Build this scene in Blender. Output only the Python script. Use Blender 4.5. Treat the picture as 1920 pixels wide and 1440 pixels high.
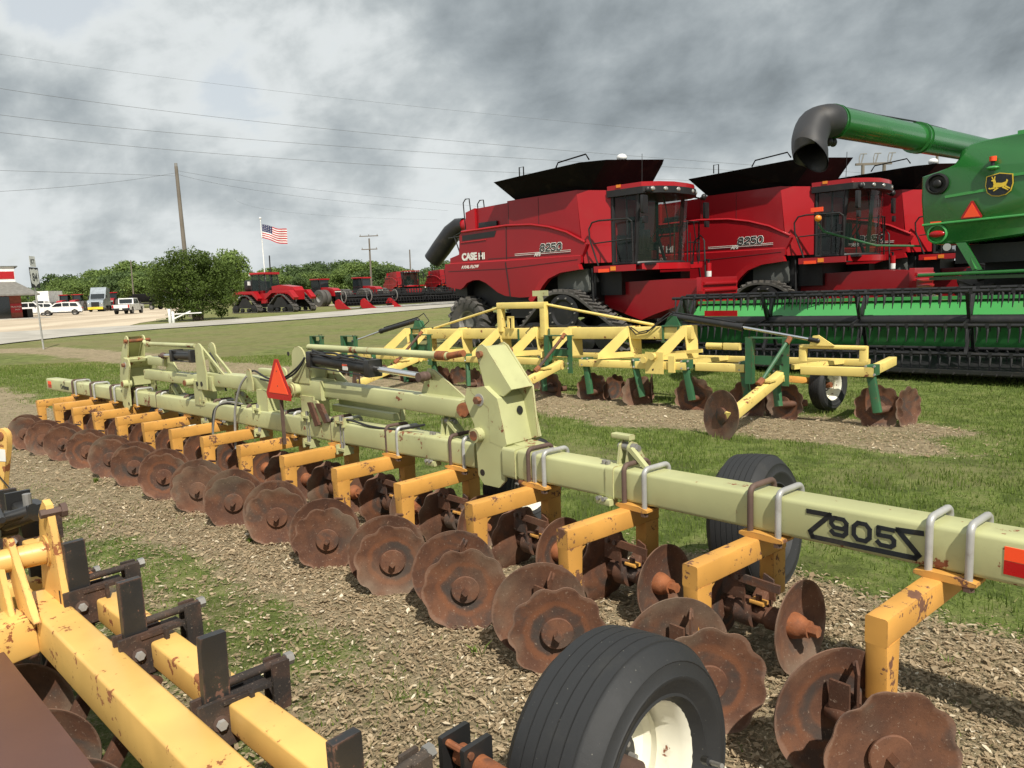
import bpy, math, random
import numpy as np
from mathutils import Matrix, Vector, Euler
R_ = math.radians
rng = np.random.default_rng(7); random.seed(7)
sc = bpy.context.scene
for o in list(bpy.data.objects): bpy.data.objects.remove(o)
C = bpy.context.collection
# ------------------------------------------------------------------ camera
PITCH, ROLL, FPX, EYE = 7.4, 2.2, 1397.0, 1.75
p_, r_ = R_(PITCH), R_(ROLL)
FW = np.array([0, math.cos(p_), -math.sin(p_)]); RT = np.array([1., 0, 0]); UP = np.cross(RT, FW)
CR = math.cos(r_)*RT - math.sin(r_)*UP; CU = math.cos(r_)*UP + math.sin(r_)*RT
cam = bpy.data.cameras.new('camera'); cam.sensor_width = 36; cam.lens = 36*FPX/1920
cam.clip_start = .05; cam.clip_end = 6000
co = bpy.data.objects.new('camera', cam); C.objects.link(co)
co.matrix_world = Matrix(((CR[0], CU[0], -FW[0], 0), (CR[1], CU[1], -FW[1], 0), (CR[2], CU[2], -FW[2], EYE), (0, 0, 0, 1)))
sc.camera = co
# ------------------------------------------------------------------ sky and sun
SUN_EL = 50.0
sd = Vector((.36, -.93, 0)).normalized()*math.cos(R_(SUN_EL)); sd.z = math.sin(R_(SUN_EL))
sun = bpy.data.lights.new('sun', 'SUN'); sun.energy = 5.0; sun.angle = R_(.6); sun.color = (1, .94, .84)
so = bpy.data.objects.new('sun', sun); C.objects.link(so); so.rotation_euler = sd.to_track_quat('Z', 'Y').to_euler(); so.location = (0, 0, 30)
sc.view_settings.view_transform = 'Standard'; sc.view_settings.look = 'None'; sc.view_settings.exposure = .2; sc.view_settings.gamma = 1
w = bpy.data.worlds.new('World'); sc.world = w; w.use_nodes = True

class NT:                                   # tiny node-tree helper
    def __init__(s, nt): s.nt = nt; s.n = nt.nodes; s.l = nt.links
    def new(s, t, **k):
        n = s.n.new(t)
        for a, b in k.items(): setattr(n, a, b)
        return n
    def put(s, sock, v):
        if isinstance(v, bpy.types.NodeSocket): s.l.new(v, sock)
        elif v is not None: sock.default_value = v
    def math(s, op, a, b=None, c=None, clamp=False):
        n = s.new('ShaderNodeMath', operation=op, use_clamp=clamp)
        for i, v in enumerate((a, b, c)): s.put(n.inputs[i], v) if v is not None else None
        return n.outputs[0]
    def mix(s, f, a, b, mode='MIX'):
        n = s.new('ShaderNodeMix', data_type='RGBA', blend_type=mode, clamp_factor=True)
        s.put(n.inputs[0], f); s.put(n.inputs[6], c4(a)); s.put(n.inputs[7], c4(b)); return n.outputs[2]
    def ramp(s, f, a, b, lo=0., hi=1.):
        n = s.new('ShaderNodeMapRange', interpolation_type='SMOOTHSTEP')
        s.put(n.inputs[0], f); s.put(n.inputs[1], a); s.put(n.inputs[2], b); s.put(n.inputs[3], lo); s.put(n.inputs[4], hi); return n.outputs[0]
    def noise(s, v, sc_, det=4, rough=.55, w=0, dist=0):
        n = s.new('ShaderNodeTexNoise', noise_dimensions='3D')
        s.put(n.inputs['Vector'], v); n.inputs['Scale'].default_value = sc_; n.inputs['Detail'].default_value = det
        n.inputs['Roughness'].default_value = rough; n.inputs['Distortion'].default_value = dist; return n.outputs[0]
    def vmul(s, v, t):
        n = s.new('ShaderNodeVectorMath', operation='MULTIPLY'); s.put(n.inputs[0], v); n.inputs[1].default_value = t; return n.outputs[0]
    def vadd(s, v, t):
        n = s.new('ShaderNodeVectorMath', operation='ADD'); s.put(n.inputs[0], v); s.put(n.inputs[1], t); return n.outputs[0]
def c4(c): return (*c, 1.) if isinstance(c, (tuple, list)) and len(c) == 3 else c

def sky():
    t = NT(w.node_tree); t.n.clear()
    out = t.new('ShaderNodeOutputWorld'); bg = t.new('ShaderNodeBackground'); t.l.new(bg.outputs[0], out.inputs[0])
    st = t.new('ShaderNodeTexSky', sky_type='NISHITA', sun_disc=False); st.sun_elevation = R_(SUN_EL)
    st.sun_rotation = math.atan2(sd.x, sd.y); st.air_density = 1.2; st.dust_density = 2
    tc = t.new('ShaderNodeTexCoord').outputs['Generated']
    sx = t.new('ShaderNodeSeparateXYZ'); t.l.new(tc, sx.inputs[0]); X, Y, Z = sx.outputs
    den = t.math('MAXIMUM', t.math('ADD', Z, .10), .02)
    cb = t.new('ShaderNodeCombineXYZ'); t.put(cb.inputs[0], t.math('DIVIDE', X, den)); t.put(cb.inputs[1], t.math('DIVIDE', Y, den)); P = cb.outputs[0]
    # azimuth-like coordinate, -.6 left edge .. .6 right edge of the view
    az = t.math('DIVIDE', X, t.math('MAXIMUM', Y, .05))
    el = Z
    q = t.new('ShaderNodeCombineXYZ'); t.put(q.inputs[0], t.math('MULTIPLY', az, 2.1)); t.put(q.inputs[1], t.math('MULTIPLY', t.math('ADD', el, t.math('MULTIPLY', az, -.12)), 3.4)); Q = q.outputs[0]
    n1 = t.noise(Q, 1.6, 7, .56, dist=.2); n2 = t.noise(t.vadd(P, (3.1, 7.7, 1)), .9, 7, .6, dist=.3); n3 = t.noise(t.vadd(Q, (9, 2, 4)), 3.6, 8, .56, dist=.25)
    thick = t.math('ADD', t.math('MULTIPLY', t.math('SUBTRACT', n1, .5), 2.6), t.math('MULTIPLY', t.math('SUBTRACT', n2, .5), .6))
    thick = t.math('ADD', thick, t.math('MULTIPLY', t.math('SUBTRACT', n3, .5), 1.35))
    # large masses: heavy towards upper right, a light gap upper left, bright band low in the middle
    dark = t.math('MULTIPLY', t.ramp(az, -.35, .35), t.ramp(el, .10, .26))
    light1 = t.math('MULTIPLY', t.ramp(az, -.28, -.6), t.ramp(el, .2, .36))
    low = t.ramp(el, .20, .02)
    d = t.math('ADD', t.math('ADD', .345, t.math('MULTIPLY', thick, .50)), t.math('MULTIPLY', dark, .36))
    d = t.math('SUBTRACT', d, t.math('MULTIPLY', light1, .25)); d = t.math('SUBTRACT', d, t.math('MULTIPLY', low, .17))
    cr = t.new('ShaderNodeValToRGB'); t.put(cr.inputs[0], d); e = cr.color_ramp; e.interpolation = 'B_SPLINE'
    e.elements[0].position = 0.0; e.elements[0].color = (.74, .77, .77, 1)
    e.elements[1].position = 1.0; e.elements[1].color = (.145, .165, .178, 1)
    for pos, c in ((.22, (.64, .675, .68)), (.36, (.46, .50, .51)), (.50, (.35, .39, .41)), (.68, (.245, .28, .30)), (.85, (.17, .195, .21))):
        x = e.elements.new(pos); x.color = c4(c)
    blue = t.vmul(st.outputs[0], (.085, .085, .085))
    cov = t.ramp(d, .0, .2, .68, 1)
    col = t.mix(cov, blue, cr.outputs[0])
    haze = t.ramp(el, .07, -.01, 0, .55)
    col = t.mix(haze, col, (.54, .585, .59))
    t.put(bg.inputs[0], col); bg.inputs[1].default_value = 1.0
sky()
# ------------------------------------------------------------------ picture -> place helpers
CAMP = np.array([0, 0, EYE])
def ray(x, y): return FW + CR*(x-960)/FPX - CU*(y-720)/FPX
def aty(x, y, Y): d = ray(x, y); return CAMP + d*(Y/d[1])
GK = ([-50, 3, 10, 18, 60, 4000], [0, 0, -.15, 0, .3, .3])
def G(y): return np.interp(y, *GK)
def gpt(x, y):
    d = ray(x, y); s = np.linspace(.5, 400, 8000); P = CAMP[:, None] + d[:, None]*s
    k = np.argmax(P[2] < G(P[1])); return P[:, k]
def base(x, D): # ground point at distance D under picture column x (taken at the horizon row)
    hy = 538.7 - (x-960)*math.tan(r_); P = aty(x, hy + 20, D); return (P[0], D, float(G(D)))
# ------------------------------------------------------------------ materials
M = {}
def principled(name):
    m = bpy.data.materials.new(name); m.use_nodes = True; t = NT(m.node_tree); b = t.n['Principled BSDF']; M[name] = m; return m, t, b
def paint(name, col, rough=.45, metal=0., rust=0., wear=0., scale=6., dirt=.25, rustcol=(.13, .045, .02), bump=.15, coat=0., var=.12, dirtcol=(.16, .12, .07), spec=.5):
    m, t, b = principled(name)
    tc = t.new('ShaderNodeTexCoord').outputs['Object']; oi = t.new('ShaderNodeObjectInfo')
    v = t.vadd(tc, t.vmul(oi.outputs['Location'], (1.7, 2.3, 3.1)))
    n1 = t.noise(v, scale, 6, .62); n2 = t.noise(v, scale*6, 5, .6); n3 = t.noise(v, scale*.35, 3)
    c = t.mix(t.ramp(n3, .35, .7, 0, 1), tuple(x*(1-var) for x in col), tuple(min(1, x*(1+var)) for x in col))
    c = t.mix(t.ramp(n1, .52, .75, 0, dirt), c, dirtcol)
    k = None
    if name == 'rubber':                                     # grass clippings and grit stuck to the tyres
        vo = t.new('ShaderNodeTexVoronoi'); t.put(vo.inputs['Vector'], tc); vo.inputs['Scale'].default_value = 55
        c = t.mix(t.math('MULTIPLY', t.ramp(vo.outputs['Distance'], .11, .05), t.ramp(n2, .50, .62)), c, (.15, .145, .12))
    if rust:
        k = t.ramp(t.math('ADD', n1, t.math('MULTIPLY', n2, .45)), .99-rust*.2, 1.02-rust*.2)
    if wear:
        bv = t.new('ShaderNodeBevel', samples=4); bv.inputs[0].default_value = .012
        ge = t.new('ShaderNodeNewGeometry'); dt = t.new('ShaderNodeVectorMath', operation='DOT_PRODUCT')
        t.l.new(bv.outputs[0], dt.inputs[0]); t.l.new(ge.outputs['True Normal'], dt.inputs[1])
        e = t.ramp(t.math('ADD', t.math('SUBTRACT', 1., dt.outputs['Value']), t.math('MULTIPLY', t.math('SUBTRACT', n2, .55), .9)), .16-wear*.1, .24-wear*.1)
        e = t.math('MULTIPLY', e, t.ramp(n1, .42, .55))
        k = e if k is None else t.math('MAXIMUM', k, e)
    rr = rough
    if k is not None:
        rc = t.mix(n2, rustcol, tuple(x*1.9 for x in rustcol)); c = t.mix(k, c, rc)
        rr = t.math('ADD', t.math('MULTIPLY', k, .85-rough), rough)
    t.put(b.inputs['Base Color'], c); t.put(b.inputs['Roughness'], t.math('ADD', rr, t.math('MULTIPLY', t.math('SUBTRACT', n1, .5), .25), clamp=True))
    b.inputs['Metallic'].default_value = metal; b.inputs['Coat Weight'].default_value = coat; b.inputs['Coat Roughness'].default_value = .08
    b.inputs['Specular IOR Level'].default_value = spec
    if bump:
        h = n2 if k is None else t.math('SUBTRACT', t.math('MULTIPLY', n2, .5), t.math('MULTIPLY', k, .5))
        bp = t.new('ShaderNodeBump'); bp.inputs['Strength'].default_value = bump; bp.inputs['Distance'].default_value = .004
        t.put(bp.inputs['Height'], h); t.put(b.inputs['Normal'], bp.outputs[0])
    return m
paint('bar_green', (.455, .465, .235), .42, rust=.62, wear=.35, scale=5, dirt=.3)
paint('arm_orange', (.61, .31, .070), .5, rust=.80, wear=.8, scale=9, dirt=.3, rustcol=(.10, .045, .025))
paint('near_yellow', (.72, .445, .13), .42, rust=.72, wear=.7, scale=8, dirt=.2, rustcol=(.17, .06, .02))
paint('pale_yellow', (.78, .61, .19), .45, rust=.55, wear=.3, scale=4, dirt=.35, dirtcol=(.45, .25, .07))
paint('deere_green', (.022, .15, .03), .28, coat=.5, dirt=.08, bump=0, scale=1.2)
paint('header_green', (.060, .31, .08), .4, dirt=.2, bump=0, scale=1.2)
paint('shank_green', (.035, .125, .055), .5, rust=.5, wear=.5, scale=7)
paint('case_red', (.29, .007, .012), .34, spec=.35, coat=.22, dirt=.06, bump=0, scale=.8, var=.15, dirtcol=(.12, .02, .02))
paint('case_red_bright', (.36, .009, .014), .34, spec=.35, coat=.22, dirt=.05, bump=0, scale=1)
paint('white_paint', (.74, .72, .60), .45, rust=.62, scale=9, dirt=.35)
paint('clean_white', (.78, .78, .76), .35, dirt=.05, bump=0, coat=.3)
paint('black_paint', (.018, .018, .018), .42, rust=.25, scale=8, dirt=.15)
paint('shank_black', (.02, .02, .02), .45, rust=.6, wear=.6, scale=14, rustcol=(.09, .045, .03), dirt=.15)
paint('black_plain', (.012, .012, .013), .5, dirt=.1, bump=0)
paint('cover_black', (.009, .0085, .0085), .9, spec=.12, dirt=.1, bump=.1, scale=2)
paint('spout_rubber', (.028, .028, .030), .5, dirt=.15, bump=.1, scale=3)
paint('wire_grey', (.09, .09, .09), .6, bump=0)
paint('spout_black', (.014, .014, .015), .38, dirt=.1, bump=0, scale=3)
paint('rubber', (.019, .020, .021), .70, dirt=.22, dirtcol=(.06, .057, .048), scale=7, bump=.25)
paint('track_rubber', (.075, .070, .064), .8, dirt=.5, dirtcol=(.13, .11, .08), scale=5, bump=.2)
paint('galv', (.42, .42, .40), .5, metal=.35, dirt=.4, scale=20, rust=.2)
paint('old_bolt', (.11, .07, .055), .7, metal=.2, scale=20, dirt=.4)
paint('chrome', (.75, .75, .75), .12, metal=1., dirt=.05, bump=0)
paint('steel', (.30, .29, .27), .5, metal=.5, dirt=.3, scale=15)
paint('red_reflector', (.42, .006, .008), .3, dirt=.05, bump=0, scale=4)
paint('orange_reflector', (1., .085, .02), .45, dirt=.04, bump=0, scale=4, var=.03)
paint('amber', (.8, .25, .02), .3, bump=0, dirt=0)
paint('decal_black', (.012, .016, .02), .5, rust=.15, rustcol=(.4, .42, .2), scale=10, bump=0)
paint('decal_white', (.75, .75, .70), .4, bump=0, dirt=.1)
paint('decal_yellow', (.8, .55, .05), .4, bump=0, dirt=.05)
paint('brown_deck', (.105, .048, .036), .42, rust=.45, scale=3, dirt=.35, dirtcol=(.16, .08, .06), bump=.12)
paint('weathered_wood', (.155, .135, .11), .85, dirt=.4, scale=2)
paint('concrete', (.42, .40, .36), .9, dirt=.3, scale=2)
paint('brick_red', (.25, .07, .045), .8, dirt=.3, scale=12)
paint('shingle', (.17, .165, .15), .9, dirt=.4, scale=9)
paint('silver_paint', (.33, .37, .40), .3, metal=.4, coat=.5, dirt=.05, bump=0)
paint('cream_engine', (.45, .42, .30), .6, dirt=.3, bump=0)
paint('bark', (.12, .095, .07), .9, dirt=.4, scale=8, bump=.6)
paint('metal_sheet_grey', (.13, .14, .13), .6, dirt=.3, scale=3, bump=0)
def rustmat(name, a, b_, c_, scale=7, patch=.5):
    m, t, b = principled(name)
    tc = t.new('ShaderNodeTexCoord').outputs['Object']; oi = t.new('ShaderNodeObjectInfo')
    v = t.vadd(tc, t.vmul(oi.outputs['Location'], (1.7, 2.3, 3.1)))
    n1 = t.noise(v, scale, 6, .6); n2 = t.noise(v, scale*11, 5, .7); n3 = t.noise(t.vadd(v, (5, 5, 5)), scale*.6, 4, .6, dist=.6)
    c = t.mix(t.ramp(n1, .35, .65), a, b_); c = t.mix(t.ramp(n3, patch, patch+.12, 0, .75), c, c_)
    ra = t.math('ADD', t.new('ShaderNodeAttribute', attribute_name='rad').outputs['Fac'], t.math('MULTIPLY', t.math('SUBTRACT', n1, .5), .35)); rnd = oi.outputs['Random']
    band = t.math('MULTIPLY', t.ramp(ra, .28, .38), t.ramp(ra, .62, .44)); c = t.mix(t.math('MULTIPLY', t.math('MULTIPLY', band, t.ramp(n3, .40, .55, .25, 1)), t.ramp(rnd, .2, .7, .15, .75)), c, (.045, .040, .036))
    band2 = t.math('MULTIPLY', t.ramp(ra, .50, .56), t.ramp(ra, .70, .60)); c = t.mix(t.math('MULTIPLY', band2, t.ramp(rnd, .45, .9, .0, .5)), c, (.22, .080, .032))
    c = t.mix(t.ramp(ra, .93, .99, 0, .45), c, (.27, .17, .12)); sn = t.noise(t.vadd(v, (2, 8, 1)), 2.2, 3); c = t.mix(t.math('MULTIPLY', t.ramp(sn, .50, .66), t.ramp(ra, .6, .9, .2, .6)), c, (.20, .155, .11))
    c = t.mix(t.ramp(n2, .60, .70, 0, .7), c, (.36, .27, .20)); c = t.mix(t.ramp(n2, .42, .3, 0, .5), c, tuple(x*.5 for x in a))
    t.put(b.inputs['Base Color'], c); b.inputs['Roughness'].default_value = .78; b.inputs['Metallic'].default_value = .15
    bp = t.new('ShaderNodeBump'); bp.inputs['Strength'].default_value = .45; bp.inputs['Distance'].default_value = .003
    t.put(bp.inputs['Height'], n2); t.put(b.inputs['Normal'], bp.outputs[0])
rustmat('disc_rust', (.095, .042, .025), (.165, .072, .038), (.070, .048, .038), patch=.53)
rustmat('disc_rust_dark', (.085, .038, .022), (.14, .06, .032), (.05, .045, .042), patch=.5)
rustmat('rust_orange', (.22, .075, .03), (.32, .11, .04), (.10, .05, .03), scale=14)
def glass():
    m, t, b = principled('cab_glass'); b.inputs['Base Color'].default_value = (.02, .035, .03, 1); b.inputs['Roughness'].default_value = .04
    b.inputs['Alpha'].default_value = .38; b.inputs['Specular IOR Level'].default_value = .8
    m, t, b = principled('dark_glass'); b.inputs['Base Color'].default_value = (.015, .02, .022, 1); b.inputs['Roughness'].default_value = .06; b.inputs['Specular IOR Level'].default_value = .8
    m, t, b = principled('lamp_glass'); b.inputs['Base Color'].default_value = (.45, .45, .42, 1); b.inputs['Roughness'].default_value = .15; b.inputs['Metallic'].default_value = .4
glass()
rustmat('clamp_rust', (.040, .026, .020), (.085, .045, .030), (.020, .019, .018), scale=12, patch=.44)
def leafmat(name, a, b_, c_=None):
    m, t, b = principled(name)
    at = t.new('ShaderNodeAttribute', attribute_name='shade'); f = at.outputs['Fac']
    oi = t.new('ShaderNodeObjectInfo')
    c = t.mix(f, a, b_)
    if c_: c = t.mix(t.ramp(f, .78, .95), c, c_)
    c = t.mix(t.math('MULTIPLY', oi.outputs['Random'], .35), c, tuple(x*.6 for x in a))
    t.put(b.inputs['Base Color'], c); b.inputs['Roughness'].default_value = .6; b.inputs['Specular IOR Level'].default_value = .25
    tr = t.new('ShaderNodeBsdfTranslucent'); t.put(tr.inputs[0], c); mx = t.new('ShaderNodeMixShader'); mx.inputs[0].default_value = .3
    t.l.new(b.outputs[0], mx.inputs[1]); t.l.new(tr.outputs[0], mx.inputs[2]); t.l.new(mx.outputs[0], t.n['Material Output'].inputs[0])
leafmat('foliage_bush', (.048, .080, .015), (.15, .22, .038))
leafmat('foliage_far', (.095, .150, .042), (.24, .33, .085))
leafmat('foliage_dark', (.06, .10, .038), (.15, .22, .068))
leafmat('grass_blade', (.098, .152, .026), (.245, .325, .066), (.40, .38, .16))
leafmat('dead_leaf', (.28, .205, .12), (.66, .53, .35), (.92, .83, .64))
def groundmat():
    m, t, b = principled('ground')
    tc = t.new('ShaderNodeTexCoord').outputs['Object']
    mu = t.new('ShaderNodeAttribute', attribute_name='mulch').outputs['Fac']; dr = t.new('ShaderNodeAttribute', attribute_name='dry').outputs['Fac']
    nf = t.noise(tc, 55, 5, .7); nm = t.noise(tc, 9, 5, .6); nl = t.noise(tc, .9, 4, .6); nh = t.noise(tc, 240, 3, .6)
    gr = t.mix(t.ramp(nm, .3, .7), (.088, .130, .026), (.180, .235, .052)); gr = t.mix(t.ramp(nf, .35, .7, 0, .7), gr, (.21, .25, .08))
    gr = t.mix(t.ramp(nf, .48, .32, 0, .6), gr, (.04, .065, .014)); n3 = t.noise(tc, 2.6, 6, .68); gr = t.mix(t.ramp(n3, .52, .43, 0, .65), gr, (.055, .08, .018)); gr = t.mix(t.ramp(n3, .53, .61, 0, .42), gr, (.26, .25, .11)); n4 = t.noise(tc, .35, 6, .7); gr = t.mix(t.ramp(n4, .50, .60, 0, .45), gr, (.22, .20, .10))
    gr = t.mix(t.math('MULTIPLY', dr, .75), gr, (.20, .175, .085)); gr = t.mix(t.ramp(nl, .45, .75, 0, .4), gr, (.17, .17, .06))
    ml = t.mix(t.ramp(nm, .3, .7), (.225, .18, .11), (.36, .295, .185)); ml = t.mix(t.ramp(nf, .56, .68, 0, .85), ml, (.42, .35, .25)); ml = t.mix(t.ramp(nl, .5, .7, 0, .35), ml, (.13, .14, .05))
    ml = t.mix(t.ramp(nf, .42, .32, 0, .6), ml, (.10, .078, .05)); ml = t.mix(t.ramp(nh, .6, .7, 0, .4), ml, (.42, .35, .25))
    k = t.ramp(t.math('ADD', mu, t.math('ADD', t.math('MULTIPLY', t.math('SUBTRACT', nm, .5), 1.1), t.math('MULTIPLY', t.math('SUBTRACT', nf, .5), 1.1))), .28, .62)
    c = t.mix(k, gr, ml)
    t.put(b.inputs['Base Color'], c); b.inputs['Roughness'].default_value = .95; b.inputs['Specular IOR Level'].default_value = .15
    bp = t.new('ShaderNodeBump'); bp.inputs['Strength'].default_value = .9; bp.inputs['Distance'].default_value = .025
    t.put(bp.inputs['Height'], t.math('ADD', nf, t.math('MULTIPLY', nh, .4))); t.put(b.inputs['Normal'], bp.outputs[0])
    for nme, a, b2, s in (('road', (.33, .31, .265), (.43, .405, .35), 1.5), ('gravel', (.42, .34, .24), (.58, .49, .36), .6)):
        m, t, b = principled(nme); tc = t.new('ShaderNodeTexCoord').outputs['Object']
        v = t.vmul(tc, (1, .35, 1)) if nme == 'gravel' else tc
        c = t.mix(t.ramp(t.noise(v, s*.4, 5), .35, .65), a, b2); c = t.mix(t.ramp(t.noise(tc, 18, 5, .7), .5, .7, 0, .35), c, tuple(x*.55 for x in a))
        t.put(b.inputs['Base Color'], c); b.inputs['Roughness'].default_value = .9
groundmat()
# ------------------------------------------------------------------ mesh builder
def unit(v): v = np.asarray(v, float); return v/np.linalg.norm(v)
SPLIT = {'pedestal', 'front_beam', 'rod_bracket', 'fuel_tank', 'bolt', 'pivot_pin', 'brace_rod', 'pivot_strap', 'gusset', 'hinge_pin', 'clamp_strap', 'rubber_foot', 'drain_hole'}
class MB:
    def __init__(s, T=None): s.V = []; s.F = []; s.I = []; s.n = 0; s.T = T; s.Q = []
    def add(s, V, F, mi=0):
        V = np.asarray(V, float).reshape(-1, 3); s.Q.append((V, list(F), mi))
        s.V.append(V); s.F += [tuple(i+s.n for i in f) for f in F]; s.I += [mi]*len(F); s.n += len(V); return s
    def box(s, c, d, mi=0, ax=None, ch=0.):
        c = np.asarray(c, float); ax = np.eye(3) if ax is None else np.asarray(ax)
        return s.beam(c-ax[0]*d[0]/2, c+ax[0]*d[0]/2, d[1], d[2], mi, ch, up=ax[2])
    def beam(s, p, q, w, h, mi=0, ch=.0, up=(0, 0, 1), seg=2, w2=None, h2=None):
        p, q = np.asarray(p, float), np.asarray(q, float); a = unit(q-p); sd_ = np.cross(up, a)
        if np.linalg.norm(sd_) < 1e-6: sd_ = np.cross((1, 0, 0), a)
        sd_ = unit(sd_); u = np.cross(a, sd_)
        def ring(o, w, h):
            if ch <= 0: return [o+sd_*w/2*i+u*h/2*j for i, j in ((1, 1), (-1, 1), (-1, -1), (1, -1))]
            L = []
            for i, j, a0 in ((1, 1, 0), (-1, 1, 90), (-1, -1, 180), (1, -1, 270)):
                for k in range(seg+1):
                    th = R_(a0+90*k/seg); L.append(o+sd_*((w/2-ch)*i+ch*math.cos(th))+u*((h/2-ch)*j+ch*math.sin(th)))
            return L
        A, B = ring(p, w, h), ring(q, w2 or w, h2 or h); n = len(A)
        F = [(i, (i+1) % n, n+(i+1) % n, n+i) for i in range(n)]+[tuple(range(n))[::-1], tuple(range(n, 2*n))]
        return s.add(A+B, F, mi)
    def tube(s, P, r, mi=0, n=8, cap=True):
        P = [np.asarray(x, float) for x in P]; m = len(P); V = []
        t0 = unit(P[1]-P[0]); nrm = np.cross(t0, (0, 0, 1)); nrm = unit(nrm) if np.linalg.norm(nrm) > 1e-4 else np.array([1., 0, 0])
        for i in range(m):
            t = unit(P[min(i+1, m-1)]-P[max(i-1, 0)]); nrm = unit(nrm-t*np.dot(nrm, t)); b = np.cross(t, nrm)
            rr = r[i] if hasattr(r, '__len__') else r
            V += [P[i]+rr*(nrm*math.cos(2*math.pi*k/n)+b*math.sin(2*math.pi*k/n)) for k in range(n)]
        F = [(i*n+k, i*n+(k+1) % n, (i+1)*n+(k+1) % n, (i+1)*n+k) for i in range(m-1) for k in range(n)]
        if cap: F += [tuple(range(n))[::-1], tuple(range((m-1)*n, m*n))]
        return s.add(V, F, mi)
    def cyl(s, p, q, r, mi=0, n=16, r2=None): return s.tube([p, q], [r, r if r2 is None else r2], mi, n)
    def lathe(s, prof, o, ax, mi=0, n=32, scal=0, dep=0., rcut=0., cap=True, irr=None):
        o = np.asarray(o, float); ax = unit(ax); a = np.cross(ax, (0, 0, 1)); a = unit(a) if np.linalg.norm(a) > 1e-4 else np.array([1., 0, 0]); b = np.cross(ax, a)
        V = []; m = len(prof)
        for (r, h) in prof:
            for k in range(n):
                th = 2*math.pi*k/n; rr = r
                if scal and r > rcut: rr = r*(1-dep*(.5+.5*math.cos(scal*th+(irr[1] if irr else 0)))**1.6*(1 if irr is None else irr[0][int(scal*th/6.2832) % scal]))
                V.append(o+ax*h+rr*(a*math.cos(th)+b*math.sin(th)))
        F = [(i*n+k, i*n+(k+1) % n, (i+1)*n+(k+1) % n, (i+1)*n+k) for i in range(m-1) for k in range(n)]
        if cap and prof[0][0] > 1e-4 and prof[0] != prof[-1]: F.append(tuple(range(n))[::-1])
        if cap and prof[-1][0] > 1e-4 and prof[0] != prof[-1]: F.append(tuple(range((m-1)*n, m*n)))
        return s.add(V, F, mi)
    def prism(s, poly, o, ax, bx, th, mi=0):      # polygon in the plane (ax,bx), thickness th centred on it
        o = np.asarray(o, float); ax, bx = np.asarray(ax, float), np.asarray(bx, float); c = unit(np.cross(ax, bx)); n = len(poly)
        A = [o+ax*x+bx*y-c*th/2 for x, y in poly]; B = [v+c*th for v in A]
        F = [(i, (i+1) % n, n+(i+1) % n, n+i) for i in range(n)]+[tuple(range(n))[::-1], tuple(range(n, 2*n))]
        return s.add(A+B, F, mi)
    def quad(s, a, b, c, d, mi=0): return s.add([a, b, c, d], [(0, 1, 2, 3)], mi)
    def ball(s, c, r, mi=0, n=10):
        r = r if hasattr(r, '__len__') else (r, r, r); V = []; F = []
        for i in range(n+1):
            for k in range(n*2):
                a, b = math.pi*i/n, math.pi*k/n; V.append((c[0]+r[0]*math.sin(a)*math.cos(b), c[1]+r[1]*math.sin(a)*math.sin(b), c[2]+r[2]*math.cos(a)))
        for i in range(n):
            for k in range(n*2): F.append((i*2*n+k, (i+1)*2*n+k, (i+1)*2*n+(k+1) % (2*n), i*2*n+(k+1) % (2*n)))
        return s.add(V, F, mi)
    def build(s, name, mats, parent=None, loc=None, rot=None, smooth=35):
        if name in SPLIT and len(s.Q) > 1:                    # countable pieces become parts of their own
            first = None
            for V, F, mi in s.Q:
                m = MB(s.T); m.add(V, F, mi); m.Q = []; o = m.build(name, mats, parent, loc, rot, smooth); first = first or o
            return first
        me = bpy.data.meshes.new(name); V = np.concatenate(s.V)
        if s.T is not None: V = V + np.asarray(s.T)
        me.from_pydata(V.tolist(), [], s.F); me.polygons.foreach_set('material_index', s.I)
        for x in ([mats] if isinstance(mats, str) else mats): me.materials.append(M[x])
        if smooth: me.polygons.foreach_set('use_smooth', [True]*len(me.polygons)); me.set_sharp_from_angle(angle=R_(smooth))
        me.update(); o = bpy.data.objects.new(name, me); C.objects.link(o)
        if parent: o.parent = parent
        if loc is not None: o.location = loc
        if rot is not None: o.rotation_euler = rot
        return o
def empty(name, parent, loc=(0, 0, 0), rot=(0, 0, 0)):
    o = bpy.data.objects.new(name, None); C.objects.link(o); o.parent = parent; o.location = loc; o.rotation_euler = rot; o.empty_display_size = .1; return o
def tag(o, label=None, cat=None, group=None, kind=None):
    for k, v in (('label', label), ('category', cat), ('group', group), ('kind', kind)):
        if v: o[k] = v
    return o
def thing(name, label, cat, loc=(0, 0, 0), rz=0., group=None):
    o = bpy.data.objects.new(name, None); C.objects.link(o); o.location = loc; o.rotation_euler = (0, 0, rz); o.empty_display_size = .2
    return tag(o, label, cat, group)
def dup(o, parent=None):
    c = o.copy(); C.objects.link(c); c.parent = parent
    for ch in o.children: dup(ch, c)
    return c
def text(name, s, size, parent, loc, rot, mat, ext=.001, sx=1., shear=0., bold=0.):
    cu = bpy.data.curves.new(name, 'FONT'); cu.body = s; cu.size = size; cu.extrude = ext; cu.align_x = 'CENTER'; cu.align_y = 'CENTER'; cu.shear = shear; cu.offset = bold
    o = bpy.data.objects.new(name, cu); me = bpy.data.meshes.new_from_object(o); bpy.data.objects.remove(o); me.materials.clear(); me.materials.append(M[mat])
    o = bpy.data.objects.new(name, me); C.objects.link(o); o.parent = parent; o.location = loc; o.rotation_euler = rot; o.scale = (sx, 1, 1); return o
def rr(x0, z0, x1, z1, r=.25):                       # rounded box as a closed polyline
    return [(x0+r, z1), (x1-r, z1), (x1, z1-r), (x1, z0+r), (x1-r, z0), (x0+r, z0), (x0, z0+r), (x0, z1-r), (x0+r, z1), (x0+r+.1, z1)]
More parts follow.
